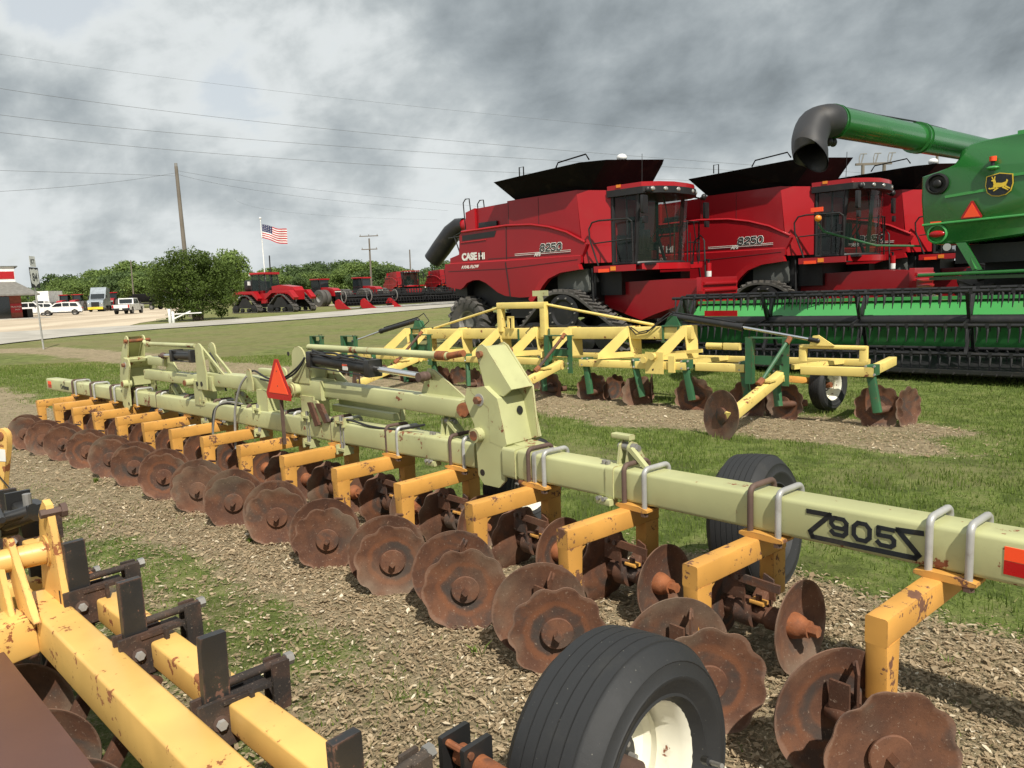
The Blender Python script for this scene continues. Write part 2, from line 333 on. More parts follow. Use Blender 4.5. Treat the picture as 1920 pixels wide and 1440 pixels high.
GLY = {'0': [rr(0, 0, 1, 1)], '9': [rr(0, .42, 1, 1, .2), [(1, .7), (1, .2), (.8, 0), (.2, 0), (0, .17)]], '5': [[(.95, 1), (.05, 1), (.05, .56), (.8, .58), (1, .42), (1, .16), (.8, 0), (.2, 0), (0, .17)]],
       '8': [rr(.05, .52, .95, 1, .18), rr(0, 0, 1, .52, .18)], '2': [[(0, .82), (.2, 1), (.8, 1), (1, .82), (1, .62), (.05, .16), (.05, 0), (1.05, 0)]]}
def digits(name, s, parent, o, w, h, gap, sw, mat, th=.004, shear=0.):
    m = MB(); x = -(len(s)*w+(len(s)-1)*gap)/2; o = np.asarray(o, float)
    for ch in s:
        for line in GLY[ch]:
            P = [o+np.array([x+a*w+shear*b*h, 0, b*h]) for a, b in line]
            for i, (p, q) in enumerate(zip(P[:-1], P[1:])): d = unit(q-p)*sw*.28; m.beam(p-d, q+d, th+.0002*(i % 2), sw, 0, 0, up=(0, 0, 1) if abs(unit(q-p)[2]) < .95 else (1, 0, 0)) if abs(unit(q-p)[2]) < .95 else m.box((p+q)/2, (sw, th, np.linalg.norm(q-p)+sw*.56))
        x += w+gap
    return m.build(name, mat, parent, smooth=0)
def arc(c, r, a0, a1, n, ax=(1, 0, 0), bx=(0, 0, 1)):
    ax, bx, c = map(lambda z: np.asarray(z, float), (ax, bx, c)); return [c+r*(ax*math.cos(R_(a0+(a1-a0)*i/n))+bx*math.sin(R_(a0+(a1-a0)*i/n))) for i in range(n+1)]
XA, YA, ZA = np.eye(3)
def tyre_profile(R, w, rimr, ribs=4):
    h = w/2; q = (R-rimr); P = [(rimr, -h*.62), (rimr+.02, -h*.85), (rimr+.026, -h*.90), (rimr+.034, -h*.88), (rimr+q*.42, -h), (rimr+q*.45, -h-.004), (rimr+q*.49, -h-.004), (rimr+q*.51, -h), (rimr+q*.70, -h*.96), (rimr+q*.72, -h*.975), (rimr+q*.75, -h*.95), (R-.015, -h*.72)]
    for i in range(ribs):
        a = -h*.66+i*h*1.32/ribs; g = h*1.32/ribs; bulge = lambda x: R*(1-.025*(x/h)**2)
        P += [(bulge(a), a), (bulge(a+g*.88), a+g*.88), (bulge(a+g*.90)-.005, a+g*.90), (bulge(a+g*.97)-.005, a+g*.97)]
    P += [(R-.012, h*.70), (rimr+q*.75, h*.95), (rimr+q*.72, h*.975), (rimr+q*.70, h*.96), (rimr+q*.51, h), (rimr+q*.49, h+.004), (rimr+q*.45, h+.004), (rimr+q*.42, h), (rimr+.034, h*.88), (rimr+.026, h*.90), (rimr+.02, h*.85), (rimr, h*.62)]
    return P
def rim_profile(r, w):
    h = w/2*.62
    return [(r+.004, -h+.01), (r+.020, -h-.010), (r+.014, -h-.016), (r+.002, -h-.006), (r-.010, -h+.02), (r-.016, .01), (r-.03, .05), (r-.05, .062), (r*.62, .066), (r*.52, .035), (r*.44, .03), (0.02, .03)]
def wheel(par, o, ax, R, w, rimr, rimmat='white_paint', ribs=4, name='gauge_wheel', hub='rust_orange'):
    """ax points at the side the rim face shows"""
    t = MB(); t.lathe(tyre_profile(R, w, rimr, ribs), o, ax, n=56, cap=False); root = t.build(name, 'rubber', par, smooth=40)
    ax = unit(ax); P = [(r, -h) for r, h in rim_profile(rimr, w)]
    m = MB(); m.lathe(P, o, ax, n=40, cap=False); m.lathe([(rimr, -w*.3), (rimr-.03, 0)], o, ax, n=40, cap=False); m.build('rim', rimmat, root, smooth=30)
    h = MB(); o = np.asarray(o, float)-ax*.03; h.cyl(o-ax*w*.35, o+ax*.085, .038, 0, 18); h.lathe([(rimr*.46, 0), (rimr*.46, .008), (.05, .010), (.001, .010)], o, ax, 2, n=24)
    a = unit(np.cross(ax, (0, 0, 1))); b = np.cross(ax, a)
    for k in range(6):
        q = o+.066*(a*math.cos(k*1.047)+b*math.sin(k*1.047)); h.cyl(q, q+ax*.035, .009, 1, 6)
    h.build('hub', [hub, 'steel', 'black_paint'], root); return root
# ------------------------------------------------------------------ ground, road, lot
def vnoise(x, y, s=1., seed=0):
    x = x*s+seed*17.3; y = y*s+seed*9.1; xi = np.floor(x); yi = np.floor(y); fx = x-xi; fy = y-yi; fx = fx*fx*(3-2*fx); fy = fy*fy*(3-2*fy)
    h = lambda a, b: np.modf(np.abs(np.sin(a*127.1+b*311.7)*43758.5453))[0]
    return (h(xi, yi)*(1-fx)+h(xi+1, yi)*fx)*(1-fy)+(h(xi, yi+1)*(1-fx)+h(xi+1, yi+1)*fx)*fy
def sst(x, a, b): t = np.clip((x-a)/(b-a), 0, 1); return t*t*(3-2*t)
def mulch(x, y):
    v = x*.694+y*.72-2.55; u = -x*.72+y*.694-.76              # main implement line: v across, u along
    n = vnoise(x, y, .7, 1)*.8+vnoise(x, y, 2.2, 2)*.5-.65
    m = sst(v+n*.9, 1.75, 1.1)                                 # everything on the near side of it
    m = m*(1-np.clip(sst(-v, .25, .7)*sst(u, .5, 2.2)*sst(u, 9.5, 6.)*(vnoise(x, y, 1.1, 5)*.5+vnoise(x, y, 3.4, 15)*.5+.18), 0, .70))  # grassy strip before the far discs
    v2 = x*.667+y*.745-9.64; u2 = -x*.745+y*.667-2.72
    band = sst(v2+n*.6, -1.55, -1.0)*sst(v2+n*.5, .75, .2)*sst(u2+n*1.2, -1.2, -.3)
    far = .55*sst(v2+n*1.6, 1.4, .2)*sst(u2, 6., 9)*sst(v2, -4, -2)*sst(u2, 19, 14)*vnoise(x, y, .8, 12)
    return np.clip(np.maximum(np.maximum(m, band), far), 0, 1)
def dry(x, y):
    return np.clip(.95*vnoise(x, y, .33, 8)*vnoise(x, y, .9, 9)*1.6*sst(y, 8, 22)*sst(x, 8, -4)+.25*sst(y, 14, 26), 0, 1)
def grid_mesh():
    xs = np.concatenate([[-3500, -900, -300, -120, -60, -35, -25], np.arange(-18, -9, .5), np.arange(-9, 9, .09), np.arange(9, 18, .5), [25, 35, 60, 120, 300, 900, 3500]])
    ys = np.unique(np.round(np.concatenate([[-60, -10, -3], np.arange(-1, 13, .09), [3, 10, 18, 60], np.arange(13, 30, .5), np.arange(30, 60, 2), [80, 120, 200, 400, 900, 2000, 4200]]), 3))
    Xg, Yg = np.meshgrid(xs, ys); Z = G(Yg)+np.where(Yg < 13, .012*(vnoise(Xg, Yg, 4, 3)-.5)+.02*(vnoise(Xg, Yg, 1.3, 4)-.5), 0)
    nx, ny = len(xs), len(ys); V = np.stack([Xg, Yg, Z], -1).reshape(-1, 3)
    idx = np.arange(nx*ny).reshape(ny, nx); F = np.stack([idx[:-1, :-1], idx[:-1, 1:], idx[1:, 1:], idx[1:, :-1]], -1).reshape(-1, 4)
    o = bulk('ground', V, F, 'ground'); me = o.data
    for nm, fn in (('mulch', mulch), ('dry', dry)):
        a = me.attributes.new(nm, 'FLOAT', 'POINT'); a.data.foreach_set('value', fn(V[:, 0], V[:, 1]).astype(np.float32))
    me.polygons.foreach_set('use_smooth', np.ones(len(F), bool)); tag(o, 'grassy lot with strips of dead leaves and bare soil', 'ground', kind='structure')
def bulk(name, V, F, mat, shade=None, parent=None):
    me = bpy.data.meshes.new(name); n = len(V); k = F.shape[1]
    me.vertices.add(n); me.vertices.foreach_set('co', V.astype(np.float32).ravel()); me.loops.add(F.size); me.loops.foreach_set('vertex_index', F.astype(np.int32).ravel())
    me.polygons.add(len(F)); me.polygons.foreach_set('loop_start', np.arange(0, F.size, k, dtype=np.int32)); me.polygons.foreach_set('loop_total', np.full(len(F), k, np.int32))
    me.update(calc_edges=True); me.materials.append(M[mat])
    if shade is not None: a = me.attributes.new('shade', 'FLOAT', 'POINT'); a.data.foreach_set('value', shade.astype(np.float32))
    o = bpy.data.objects.new(name, me); C.objects.link(o)
    if parent: o.parent = parent
    return o
grid_mesh()
def sheet(name, near, far, mat, dz, label):
    a = [gpt(*q) for q in near]; b = [gpt(*q) for q in far]; ys = []; V = []; F = []; n = 14
    for p, q in zip(a, b):
        for i in range(n+1): t = i/n; X = p*(1-t)+q*t; V.append((X[0], X[1], float(G(X[1]))+dz))
    F = [(i*(n+1)+j, (i+1)*(n+1)+j, (i+1)*(n+1)+j+1, i*(n+1)+j+1) for i in range(len(a)-1) for j in range(n)]
    o = bulk(name, np.array(V), np.array(F), mat); tag(o, label, name, kind='structure'); return o
sheet('gravel_lot', [(-700, 668), (-300, 650), (0, 632), (120, 624), (230, 614), (262, 606), (330, 596)], [(-700, 622), (-300, 602), (0, 585), (120, 581), (230, 579), (300, 578), (335, 577)], 'gravel', .02, 'tan gravel parking lot beside the building')
sheet('road', [(-700, 690), (-300, 668), (0, 647), (120, 633), (300, 617.5), (480, 606), (640, 594), (830, 577.5), (1000, 561)], [(-700, 665), (-300, 643), (0, 624), (120, 618), (300, 608.5), (480, 596.5), (640, 584), (830, 566), (1000, 551)], 'road', .045, 'pale concrete road running behind the machines')
sheet('driveway', [(590, 576), (700, 570), (820, 562)], [(590, 573), (700, 566.5), (820, 557)], 'gravel', .03, 'pale lane in front of the far tractors')

def infrustum(x, y, mx=.74): return (np.abs(x) < mx*y+.6) & (y > .55)
def leaf_litter():
    N = 1300000; x = rng.uniform(-8, 9, N); y = 0.7+np.where(rng.random(N) < .5, rng.power(.55, N)*6, rng.power(.8, N)*12.5)
    keep = infrustum(x, y) & (rng.random(N) < mulch(x, y)**1.2*(.45+.55*vnoise(x, y, 1.4, 6))*np.clip(1.25-y/14, .15, 1)) & ((x*.694+y*.72) > .9)
    x, y = x[keep], y[keep]; n = len(x); print('leaves', n)
    s = rng.gamma(3.2, .0026, n).clip(.0035, .026)*(1+.03*y); a = rng.uniform(0, 6.28, n); asp = rng.uniform(.22, .5, n)
    # leaf: 6 verts along a folded, curled blade
    T = np.array([(-1, 0), (-.35, 1), (.5, .8), (1.1, 0), (.5, -.8), (-.35, -1)]); Zc = np.array([.0, .45, .3, .2, .5, .25])
    lx = T[:, 0][None]*s[:, None]; ly = T[:, 1][None]*(s*asp)[:, None]; cur = rng.uniform(-.3, 1.8, n)
    lz = Zc[None]*(s*cur*.42)[:, None]; tx = rng.normal(0, .22, n)[:, None]; ty = rng.normal(0, .26, n)[:, None]; lz = lz+lx*tx+ly*ty
    ca, sa = np.cos(a)[:, None], np.sin(a)[:, None]
    V = np.stack([x[:, None]+lx*ca-ly*sa, y[:, None]+lx*sa+ly*ca, lz+(G(y)+.008+rng.uniform(0, .012, n))[:, None]], -1).reshape(-1, 3)
    b = (np.arange(n)*6)[:, None]; F = np.concatenate([b+np.array([[0, 1, 2, 3]]), b+np.array([[0, 3, 4, 5]])])
    o = bulk('leaf_litter', V, F, 'dead_leaf', np.repeat(np.clip(rng.beta(1.4, 1.8, n), 0, 1), 6)); tag(o, 'dry brown leaves scattered over the soil', 'leaf litter', kind='stuff')
def grass():
    N = 800000; x = rng.uniform(-15, 15, N); y = 0.9+rng.power(.8, N)*21
    g = 1-mulch(x, y); keep = infrustum(x, y) & (rng.random(N) < (np.clip(g, .14, 1)**1.2)*(.45+.55*vnoise(x, y, 2.5, 11))) & ((x*.694+y*.72) > 1.2)
    x, y = x[keep], y[keep]; g = g[keep]; n = len(x); print('blades', n)
    h = rng.uniform(.016, .046, n)*(.5+.7*g)*(.55+.95*vnoise(x, y, 1.7, 13)); wd = rng.uniform(.0016, .003, n)*(1+.13*y); a = rng.uniform(0, 6.28, n); ln = rng.uniform(.0, .03, n); b2 = rng.uniform(0, 6.28, n)
    z = G(y)
    V = np.stack([np.stack([x-wd*np.cos(a), y-wd*np.sin(a), z], -1), np.stack([x+wd*np.cos(a), y+wd*np.sin(a), z], -1), np.stack([x+ln*np.cos(b2), y+ln*np.sin(b2), z+h], -1)], 1).reshape(-1, 3)
    F = np.arange(n*3).reshape(n, 3); sh = np.clip(rng.normal(.42, .22, n)+.35*dry(x, y), 0, 1)
    o = bulk('grass', V, F, 'grass_blade', np.repeat(sh, 3)); tag(o, 'short green grass between the implements', 'grass', kind='stuff')
leaf_litter(); grass()
def weed(loc, n, h, label, mat='grass_blade'):
    V = []; F = []; S = []
    for i in range(n):
        a = random.uniform(0, 6.28); L = h*random.uniform(.5, 1.1); sp = random.uniform(.15, .8)*L; w2 = .006*random.uniform(.6, 1.6)*h/.1; d = np.array([math.cos(a), math.sin(a), 0]); q = np.array([-d[1], d[0], 0])
        b = np.array([random.uniform(-.3, .3)*h, random.uniform(-.3, .3)*h, 0]); m = b+d*sp*.4+ZA*L*.6; t = b+d*sp+ZA*L*random.uniform(.7, 1); k = len(V)
        V += [b-q*w2*.5, b+q*w2*.5, m+q*w2, m-q*w2, t]; F += [(k, k+1, k+2), (k, k+2, k+3), (k+3, k+2, k+4)]; S += [random.uniform(.3, .8)]*5
    o = bulk('weed_tuft', np.array(V), np.array(F), mat, np.array(S)); o.location = loc; return tag(o, label, 'weeds', 'weed tufts in the leaf litter')
for px, py, n, h, lab in ((895, 945+290, 9, .10, 'bright green seedling left of the big scalloped disc'), (1365, 1150+150, 60, .13, 'tall green and straw weeds under the cupped discs'), (180, 905, 70, .06, 'clover patch below the far row of discs'), (470, 1022, 70, .05, 'white flowering clover at the foot of a scalloped disc'), (1250, 1330-120, 20, .06, 'small weeds behind the foreground tyre'), (1780, 1255, 6, .05, 'single round leaf weed on the soil at right')):
    g_ = gpt(px, py); weed((g_[0], g_[1], float(G(g_[1]))), n, h, lab)
# ------------------------------------------------------------------ shared implement pieces
def disc(par, name, c, nrm, R, mat='disc_rust', scal=10, dish=.035, th=.006, dep=.075, irr=None):
    m = MB(); q = [0, .25, .5, .72, .88, 1.]
    A = [(R*x, dish*x*x) for x in q]; B = [(R*x, dish*x*x-th) for x in q[::-1]]
    m.lathe([(.001, 0)]+A[1:]+B[:-1]+[(.001, -th)], c, nrm, n=80, scal=scal, dep=dep if scal else 0, rcut=R*.8, irr=irr)
    o = m.build(name, mat, par, smooth=40); rd = np.repeat([.001/R]+[x for x in q[1:]]+[x for x in q[::-1][:-1]]+[.001], 80).astype(np.float32)
    if len(rd) == len(o.data.vertices): o.data.attributes.new('rad', 'FLOAT', 'POINT').data.foreach_set('value', rd)
    return o
def hub(par, c, nrm, mat='disc_rust', s=1.):
    nrm = unit(nrm); c = np.asarray(c, float); m = MB(); m.lathe([(.072*s, .002), (.074*s, .011), (.070*s, .015), (.02, .016), (.001, .016)], c, nrm, n=28)
    m.cyl(c+nrm*.012, c+nrm*.062*s, .019*s, 0, 4); return m.build('hub', mat, par, smooth=30)
SEG = [(130.29, 4), (135.04, 10), (137.01, 17)]
PK = {4: np.array([-.742, 4.677, .517])}
def pk(k):
    d1 = np.array([-.4912, .5798, -.0204]); d2 = np.array([-.5377, .5370, -.0110]); d3 = np.array([-.5557, .5182, -.0082])
    if k <= 4: return PK[4]+d1*(k-4)
    if k <= 10: return PK[4]+d2*(k-4)
    return PK[4]+d2*6+d3*(k-10)
def hd(k): return 130.29 if k < 4 else (135.04 if k < 10 else 137.01)
def child_at(O, rz, P, A):
    X = np.array([math.cos(rz), math.sin(rz)]); Yv = np.array([-math.sin(rz), math.cos(rz)]); d = np.asarray(P[:2])-np.asarray(O[:2])
    return (float(d@X), float(d@Yv), float(P[2])), (0, 0, R_(A-180)-rz)
def rod_path(x, y0, y1, z0, z1, r=.02):
    P = [(x, y0, z0), (x, y0, z1-r)]+arc((x, y0+r, z1-r), r, 180, 90, 4, YA, ZA)[1:]+arc((x, y1-r, z1-r), r, 90, 0, 4, YA, ZA)+[(x, y1, z0+.03)]
    return P
def main_implement():
    O = (-.742, 4.677, 0); rz = R_(136.05-180)
    T = thing('folding_disc_bedder', 'long pale green folding toolbar carrying orange arms and rusty discs', 'farm implement', O, rz)
    L = lambda u, v, z: np.array([-u, v, z])
    # toolbar, three hinged beams, each in its own frame (x to the right along the beam, y away)
    beams = []
    for ref, k0, k1 in ((4, -1.6, 3.5), (4, 3.75, 12.4), (10, 12.6, 16.75)):
        A = 130.29 if k1 < 4 else (135.04 if ref == 4 else 137.01); Pr = pk(ref); loc, rot = child_at(O, rz, (Pr[0], Pr[1], 0), A)
        if ref == 4 and k1 > 4: A = 135.6
        a, b = pk(k0), pk(k1); Xv = -np.array([math.cos(R_(A)), math.sin(R_(A))]); Yv = np.array([-Xv[1], Xv[0]])
        rot = (0, 0, R_(A-180)-rz)
        f = lambda P, Pr=Pr, Xv=Xv, Yv=Yv: np.array([(P[:2]-Pr[:2])@Xv, (P[:2]-Pr[:2])@Yv+.585, P[2]+.115])
        m = MB(); m.beam(f(a), f(b), .17, .175, 0, .02, seg=3)
        beams.append((m.build('toolbar_beam', 'bar_green', T, loc, rot), lambda k, f=f: f(pk(k))))
    bR, fR = beams[0]; bC, fC = beams[1]; bL, fL = beams[2]
    def on(b, f, k, dz=0, dy=0): p = f(k); return (p[0], p[1]-.086+dy, p[2]+dz)
    # writing and reflectors
    a0 = fR(.72); a1 = fR(.10); z = lambda t: a0[2]+(a1[2]-a0[2])*t-.0875
    S = [(0, .137), (.098, .137), (.012, .05), (.022, .028), (.44, .028), (.452, .042), (.372, .128), (.462, .132)]
    x0 = a0[0]+.0; m = MB(); kx = (a1[0]-a0[0])/.462*.975
    for (p, q) in zip(S[:-1], S[1:]):
        P = np.array([x0+p[0]*kx, a0[1]-.0855, z(p[0]/.462)+p[1]]); Q = np.array([x0+q[0]*kx, a0[1]-.0855, z(q[0]/.462)+q[1]]); d = unit(Q-P)*.007
        m.beam(P-d, Q+d, .003, .021, up=(0, -1, 0)) if False else m.beam(P-d, Q+d, .004, .0205, 0, 0)
    m.build('emblem', 'decal_black', bR)
    digits('lettering', '905', bR, (x0+.232*kx, a0[1]-.0865, z(.5)+.056), .064, .070, .031, .0175, 'decal_black')
    def reflector(b, f, k, w_):
        p = on(b, f, k); m = MB(); m.box((p[0], p[1], p[2]+.025), (w_, .003, .05), 0); m.box((p[0], p[1], p[2]-.027), (w_, .003, .05), 1); m.build('reflector', ['orange_reflector', 'red_reflector'], b)
    reflector(bR, fR, -.47, .34); reflector(bC, fC, 3.95, .16); reflector(bC, fC, 12.05, .16); reflector(bL, fL, 16.55, .16)
    p = on(bL, fL, 15.6); text('lettering', 'Orthman', .10, bL, (p[0], p[1]-.002, p[2]-.01), (R_(90), 0, 0), 'decal_black', bold=.002)
    text('emblem', 'O', .05, bL, (p[0], p[1]-.002, p[2]+.055), (R_(90), 0, 0), 'decal_black')
    # welded collar near the right hinge, bracket straps
    m = MB()
    for k in (3.32, 3.12): q = fR(k); m.beam(q-XA*.07, q+XA*.05, .192, .197, 0, .02, seg=3)
    m.build('collar', 'bar_green', bR); m = MB(); q = fR(3.02); m.beam(q-XA*.012, q+XA*.012, .196, .201, 0, .02, seg=3); m.build('weld_seam', 'galv', bR)
    # row units
    u0 = {}
    def make_unit(rear):
        m = MB(); m.beam((-.037, 0, .522), (-.037, .70, .522), .076, .10, 0, .008, up=ZA); m.beam((-.037, .054, .475), (-.037, .054, .265), .076, .108, 0, .008, up=(0, 1, 0), h2=.09)
        m.prism([(.10, .472), (.15, .472), (.10, .43)], (-.035, 0, 0), YA, ZA, .05)
        if rear: m.beam((-.037, .645, .475), (-.037, .645, .26), .076, .11, 0, .008, up=(0, 1, 0))
        U = m.build('row_unit', 'arm_orange', T)
        m = MB(); m.prism([(-.108, .578), (-.08, .572), (.08, .572), (.108, .578), (.108, .590), (.05, .600), (-.05, .600), (-.108, .590)], (.005, .515, 0), XA, ZA, .10); m.build('clamp_plate', 'arm_orange', U)
        for i, dx in enumerate((-.056, .082)):
            m = MB(); m.tube(rod_path(dx, .485, .686, .565, .801, .032), .0140, 0, 12); m.cyl((dx, .485, .553), (dx, .485, .572), .021, 1, 6); m.build('u_bolt', ['galv', 'old_bolt'], U)
        n1 = unit((.79, -.61, .02)); c1 = np.array([.21, -.27, .215]); n2 = unit((.86, -.50, .03)); c2 = np.array([-.03, -.17, .225])
        fr = [disc(U, 'scalloped_disc', c1, n1, .228), hub(U, c1+n1*.012, n1), disc(U, 'plain_disc', c2, n2, .234, scal=0, dish=.045)]
        m = MB(); m.cyl(c1-n1*.01, c2+n2*.01, .032, 0, 16); m.beam((-.035, .03, .285), (.05, -.16, .245), .05, .06, 0, .006); m.beam((.02, -.20, .35), (.02, -.20, .25), .012, .07, 0); fr.append(m.build('gang_bearing', 'disc_rust_dark', U))
        m = MB(); m.prism([(0, 0), (.075, .01), (.085, .13), (.02, .15)], (.04, -.13, .27), unit((.5, -.8, 0)), ZA, .008); m.tube([(.06, -.16, .38), (-.01, -.06, .40), (-.03, .0, .38)], .01, 0, 8); fr.append(m.build('scraper', 'disc_rust_dark', U))
        for o_ in fr: o_['front'] = 1
        if rear:
            for c, n_, nm, sc_ in ((np.array([-.20, .52, .19]), unit((-1, -.03, .04)), 'scalloped_disc', 10), (np.array([.13, .53, .19]), unit((1, -.02, .05)), 'plain_disc', 0)):
                disc(U, nm, c, n_, .212, scal=sc_, dish=.045)
            m = MB(); c = np.array([.13, .53, .19]); n_ = unit((1, -.02, .05)); m.lathe([(.060, -.02), (.058, .02), (.048, .05), (.040, .06), (.038, .085), (.001, .085)], c, n_, n=18); m.cyl(c+n_*.08, c+n_*.125, .026, 0, 6); m.build('hub', 'rust_orange', U)
            m = MB(); m.cyl((-.20, .52, .19), (.13, .53, .19), .040, 0, 18); m.cyl((-.13, .522, .19), (-.05, .525, .19), .068, 0, 22); m.cyl((-.15, .522, .19), (-.13, .525, .19), .055, 0, 22); m.cyl((.02, .522, .19), (.09, .525, .19), .052, 0, 22); m.beam((-.037, .62, .30), (-.037, .55, .24), .07, .08, 0, .008); m.box((-.02, .50, .262), (.07, .05, .018), 1, ch=.004); m.cyl((-.02, .50, .27), (-.02, .50, .295), .016, 0, 6); m.build('gang_bearing', ['disc_rust_dark', 'arm_orange'], U)
            m = MB(); m.prism([(-.07, -.01), (.035, -.01), (.05, -.07), (.05, .14), (-.03, .15), (-.065, .10)], (-.12, .465, .28), XA, ZA, .008, 0); m.beam((-.12, .455, .375), (.10, .475, .36), .012, .04, 0); m.cyl((-.155, .463, .375), (-.155, .440, .375), .013, 1, 6); m.cyl((-.10, .463, .375), (-.10, .440, .375), .013, 1, 6); m.prism([(-.05, 0), (.03, 0), (.02, .10), (-.03, .12)], (.0, .56, .26), XA, ZA, .01, 0); m.build('scraper', ['disc_rust_dark', 'old_bolt'], U)
        return U
    HUBS = [(1048, 1203), (871, 1121), (733, 1066), (613, 1020), (515, 978), (433, 948), (365, 926), (302, 902), (248, 880), (201, 866), (158, 851), (116, 838), (78, 828), (43, 817)]
    P0, P1 = make_unit(False), make_unit(True); variants = []
    for i in range(5):
        rv = random.Random(40+i); v_ = disc(None, 'scalloped_disc', np.array([.21, -.27, .215]), unit((.79+rv.uniform(-.08, .08), -.61, rv.uniform(-.05, .05))), .228+rv.uniform(-.005, .003), irr=([rv.uniform(.55, 1.35) for _ in range(10)], rv.uniform(0, 6.28)), dish=rv.uniform(.02, .045)); variants.append(v_.data); bpy.data.objects.remove(v_)
    for k in range(16):
        if k == 0: U = P0
        elif k == 1: U = P1
        else: U = dup(P1, T)
        P = pk(k); loc, rot = child_at(O, rz, (P[0], P[1], P[2]-.572), hd(k)); U.location = loc; U.rotation_euler = rot
        if k > 1: U.rotation_euler.z += random.uniform(-.02, .02)
        bolts = [c for c in U.children if c.name.startswith('u_bolt')]
        if k in (1, 2, 9, 11): bolts[0].data = bolts[0].data.copy(); bolts[0].data.materials[0] = M['old_bolt']
        sh = {0: (-.13, .10, .0), 1: (-.04, .09, .0)}.get(k)
        if sh is None:                                         # where each hub stands on the ground in the place
            hx, hy = HUBS[k-2]; d_ = ray(hx, hy); q = CAMP+d_*((.20+G(P[1])-EYE)/d_[2]); A_ = R_(hd(k)-180); q2 = q-P
            sh = (float(q2[0]*math.cos(A_)+q2[1]*math.sin(A_))-.27, float(-q2[0]*math.sin(A_)+q2[1]*math.cos(A_))+.32, float(G(P[1])-(P[2]-.572))+random.uniform(-.01, .01))
        for c in U.children:                                   # front gangs sit at slightly different places on their arms
            if c.get('front') and c.name.startswith('scalloped') and k != 1: c.data = variants[(k*3+k//4) % 5]
            if c.get('front'): c.location = sh if not (k > 3 and c.name.startswith('plain')) else (sh[0]+.07, sh[1]-.02, sh[2]-.01)
    # wheel mounts standing on the toolbar
    def mount(b, f, k):
        q = f(k); o = q+np.array([0, .0, .0875]); m = MB()
        m.beam(q-XA*.028, q+XA*.028, .182, .187, 0, .02, seg=3)
        for s in (-.06, .0): m.prism([(-.05, 0), (.13, 0), (.04, .12), (.0, .135), (-.03, .11)], o+XA*(s+.06)+YA*.03, YA, ZA, .014)
        m.prism([(.0, .10), (.03, .11), (.17, -.01), (.14, -.01)], o+XA*.06, XA, ZA, .03); m.box(o+np.array([.0, .03, .155]), (.13, .05, .028), 0, ch=.005)
        m.cyl(o+np.array([-.02, .03, .10]), o+np.array([.095, .03, .10]), .024, 1, 14); m.cyl(o+np.array([.09, .03, .10]), o+np.array([.115, .03, .10]), .018, 1, 6)
        for a, c in ((-.05, -.02), (-.02, .02)): m.cyl(o+np.array([a-.03, -.04, -.005]), o+np.array([a-.03, -.04, .02]), .014, 1, 6)
        m.box(q+np.array([-.03, -.08, -.105]), (.10, .07, .035), 0, ch=.004); m.cyl(q+np.array([-.055, -.10, -.09]), q+np.array([-.055, -.13, -.085]), .013, 1, 6); m.cyl(q+np.array([-.015, -.10, -.09]), q+np.array([-.015, -.13, -.085]), .013, 1, 6)
        m.beam(q+np.array([.01, .09, .05]), q+np.array([.03, .45, -.10]), .05, .08, 0, .008)
        m.build('wheel_mount', ['bar_green', 'steel'], b)
    mount(bR, fR, 2.22); mount(bC, fC, 4.33); mount(bC, fC, 10.9); mount(bC, fC, 8.7)
    # clips between mounts on the centre beam
    for k in (9.35, 7.75, 6.55, 5.85):
        q = fC(k); m = MB()
        for dz, s in ((.10, 1), (-.13, -1)):
            m.box(q+np.array([0, -.09, dz]), (.10, .10, .02), 0); m.prism([(0, 0), (.10, 0), (.07, .07), (.02, .08)], q+np.array([.045, -.14, dz-.04]), YA, ZA, .012); m.box(q+np.array([-.045, -.12, dz]), (.012, .06, .08), 0); m.cyl(q+np.array([0, -.12, dz]), q+np.array([0, -.12, dz+.05]), .011, 1, 6)
        m.cyl(q+np.array([-.02, -.11, -.14]), q+np.array([-.02, -.11, .14]), .009, 1, 8); m.cyl(q+np.array([.02, -.11, -.14]), q+np.array([.02, -.11, .14]), .009, 1, 8)
        m.build('tie_clip', ['bar_green', 'steel'], bC)
    wl = lambda x, y, z: np.array([(x-O[0])*math.cos(rz)+(y-O[1])*math.sin(rz), -(x-O[0])*math.sin(rz)+(y-O[1])*math.cos(rz), z])
    wheel(T, wl(1.36, 4.10, .37), unit((.99, .06, .10)), .39, .29, .2, rimmat='black_plain', ribs=6, hub='black_plain'); wheel(T, wl(.06, 5.55, .27), XA, .36, .25, .2, ribs=6); wheel(T, wl(-4.2, 9.25, .24), XA, .36, .25, .2, ribs=6)
    # right hinge: side plates, sloping box, tall ears
    def hinge(mir, u0, zoff, s=1.):
        f = lambda u: -(u0+mir*u)
        def pr(poly, v, th, nm, mat='bar_green'):
            m = MB(); P = [(f(u), z+zoff) for u, z in poly]; P = P if mir > 0 else P[::-1]; m.prism(P, (0, v, 0), XA, ZA, th); return m.build(nm, mat, T)
        plate = [(.02, 1.02), (.0, 1.10), (-.16, 1.115), (-.27, 1.04), (-.29, .76), (-.31, .76), (-.33, .52), (-.27, .465), (-.13, .465), (-.08, .52), (-.06, .86), (-.02, .93)]
        pr(plate, .465, .018, 'hinge_plate'); pr(plate, .785, .018, 'hinge_plate')
        box = [(-.04, 1.10), (-.17, 1.122), (-.285, 1.05), (-.355, .76), (-.33, .735), (-.20, .76), (-.2, .98), (-.05, 1.07)]
        pr(box, .6225, .335, 'hinge_box')
        pr([(-.12, 1.375), (-.15, 1.37), (-.375, 1.11), (-.34, 1.10)], .603, .18, 'hinge_web')
        pr([(-.27, 1.05), (-.335, .755), (-.60, .72), (-.60, .70), (-.30, .70)], .6175, .18, 'gusset')
        ear = [(-.06, 1.34), (-.08, 1.375), (-.12, 1.39), (-.16, 1.37), (-.375, 1.11), (-.30, 1.06), (-.14, 1.09)]
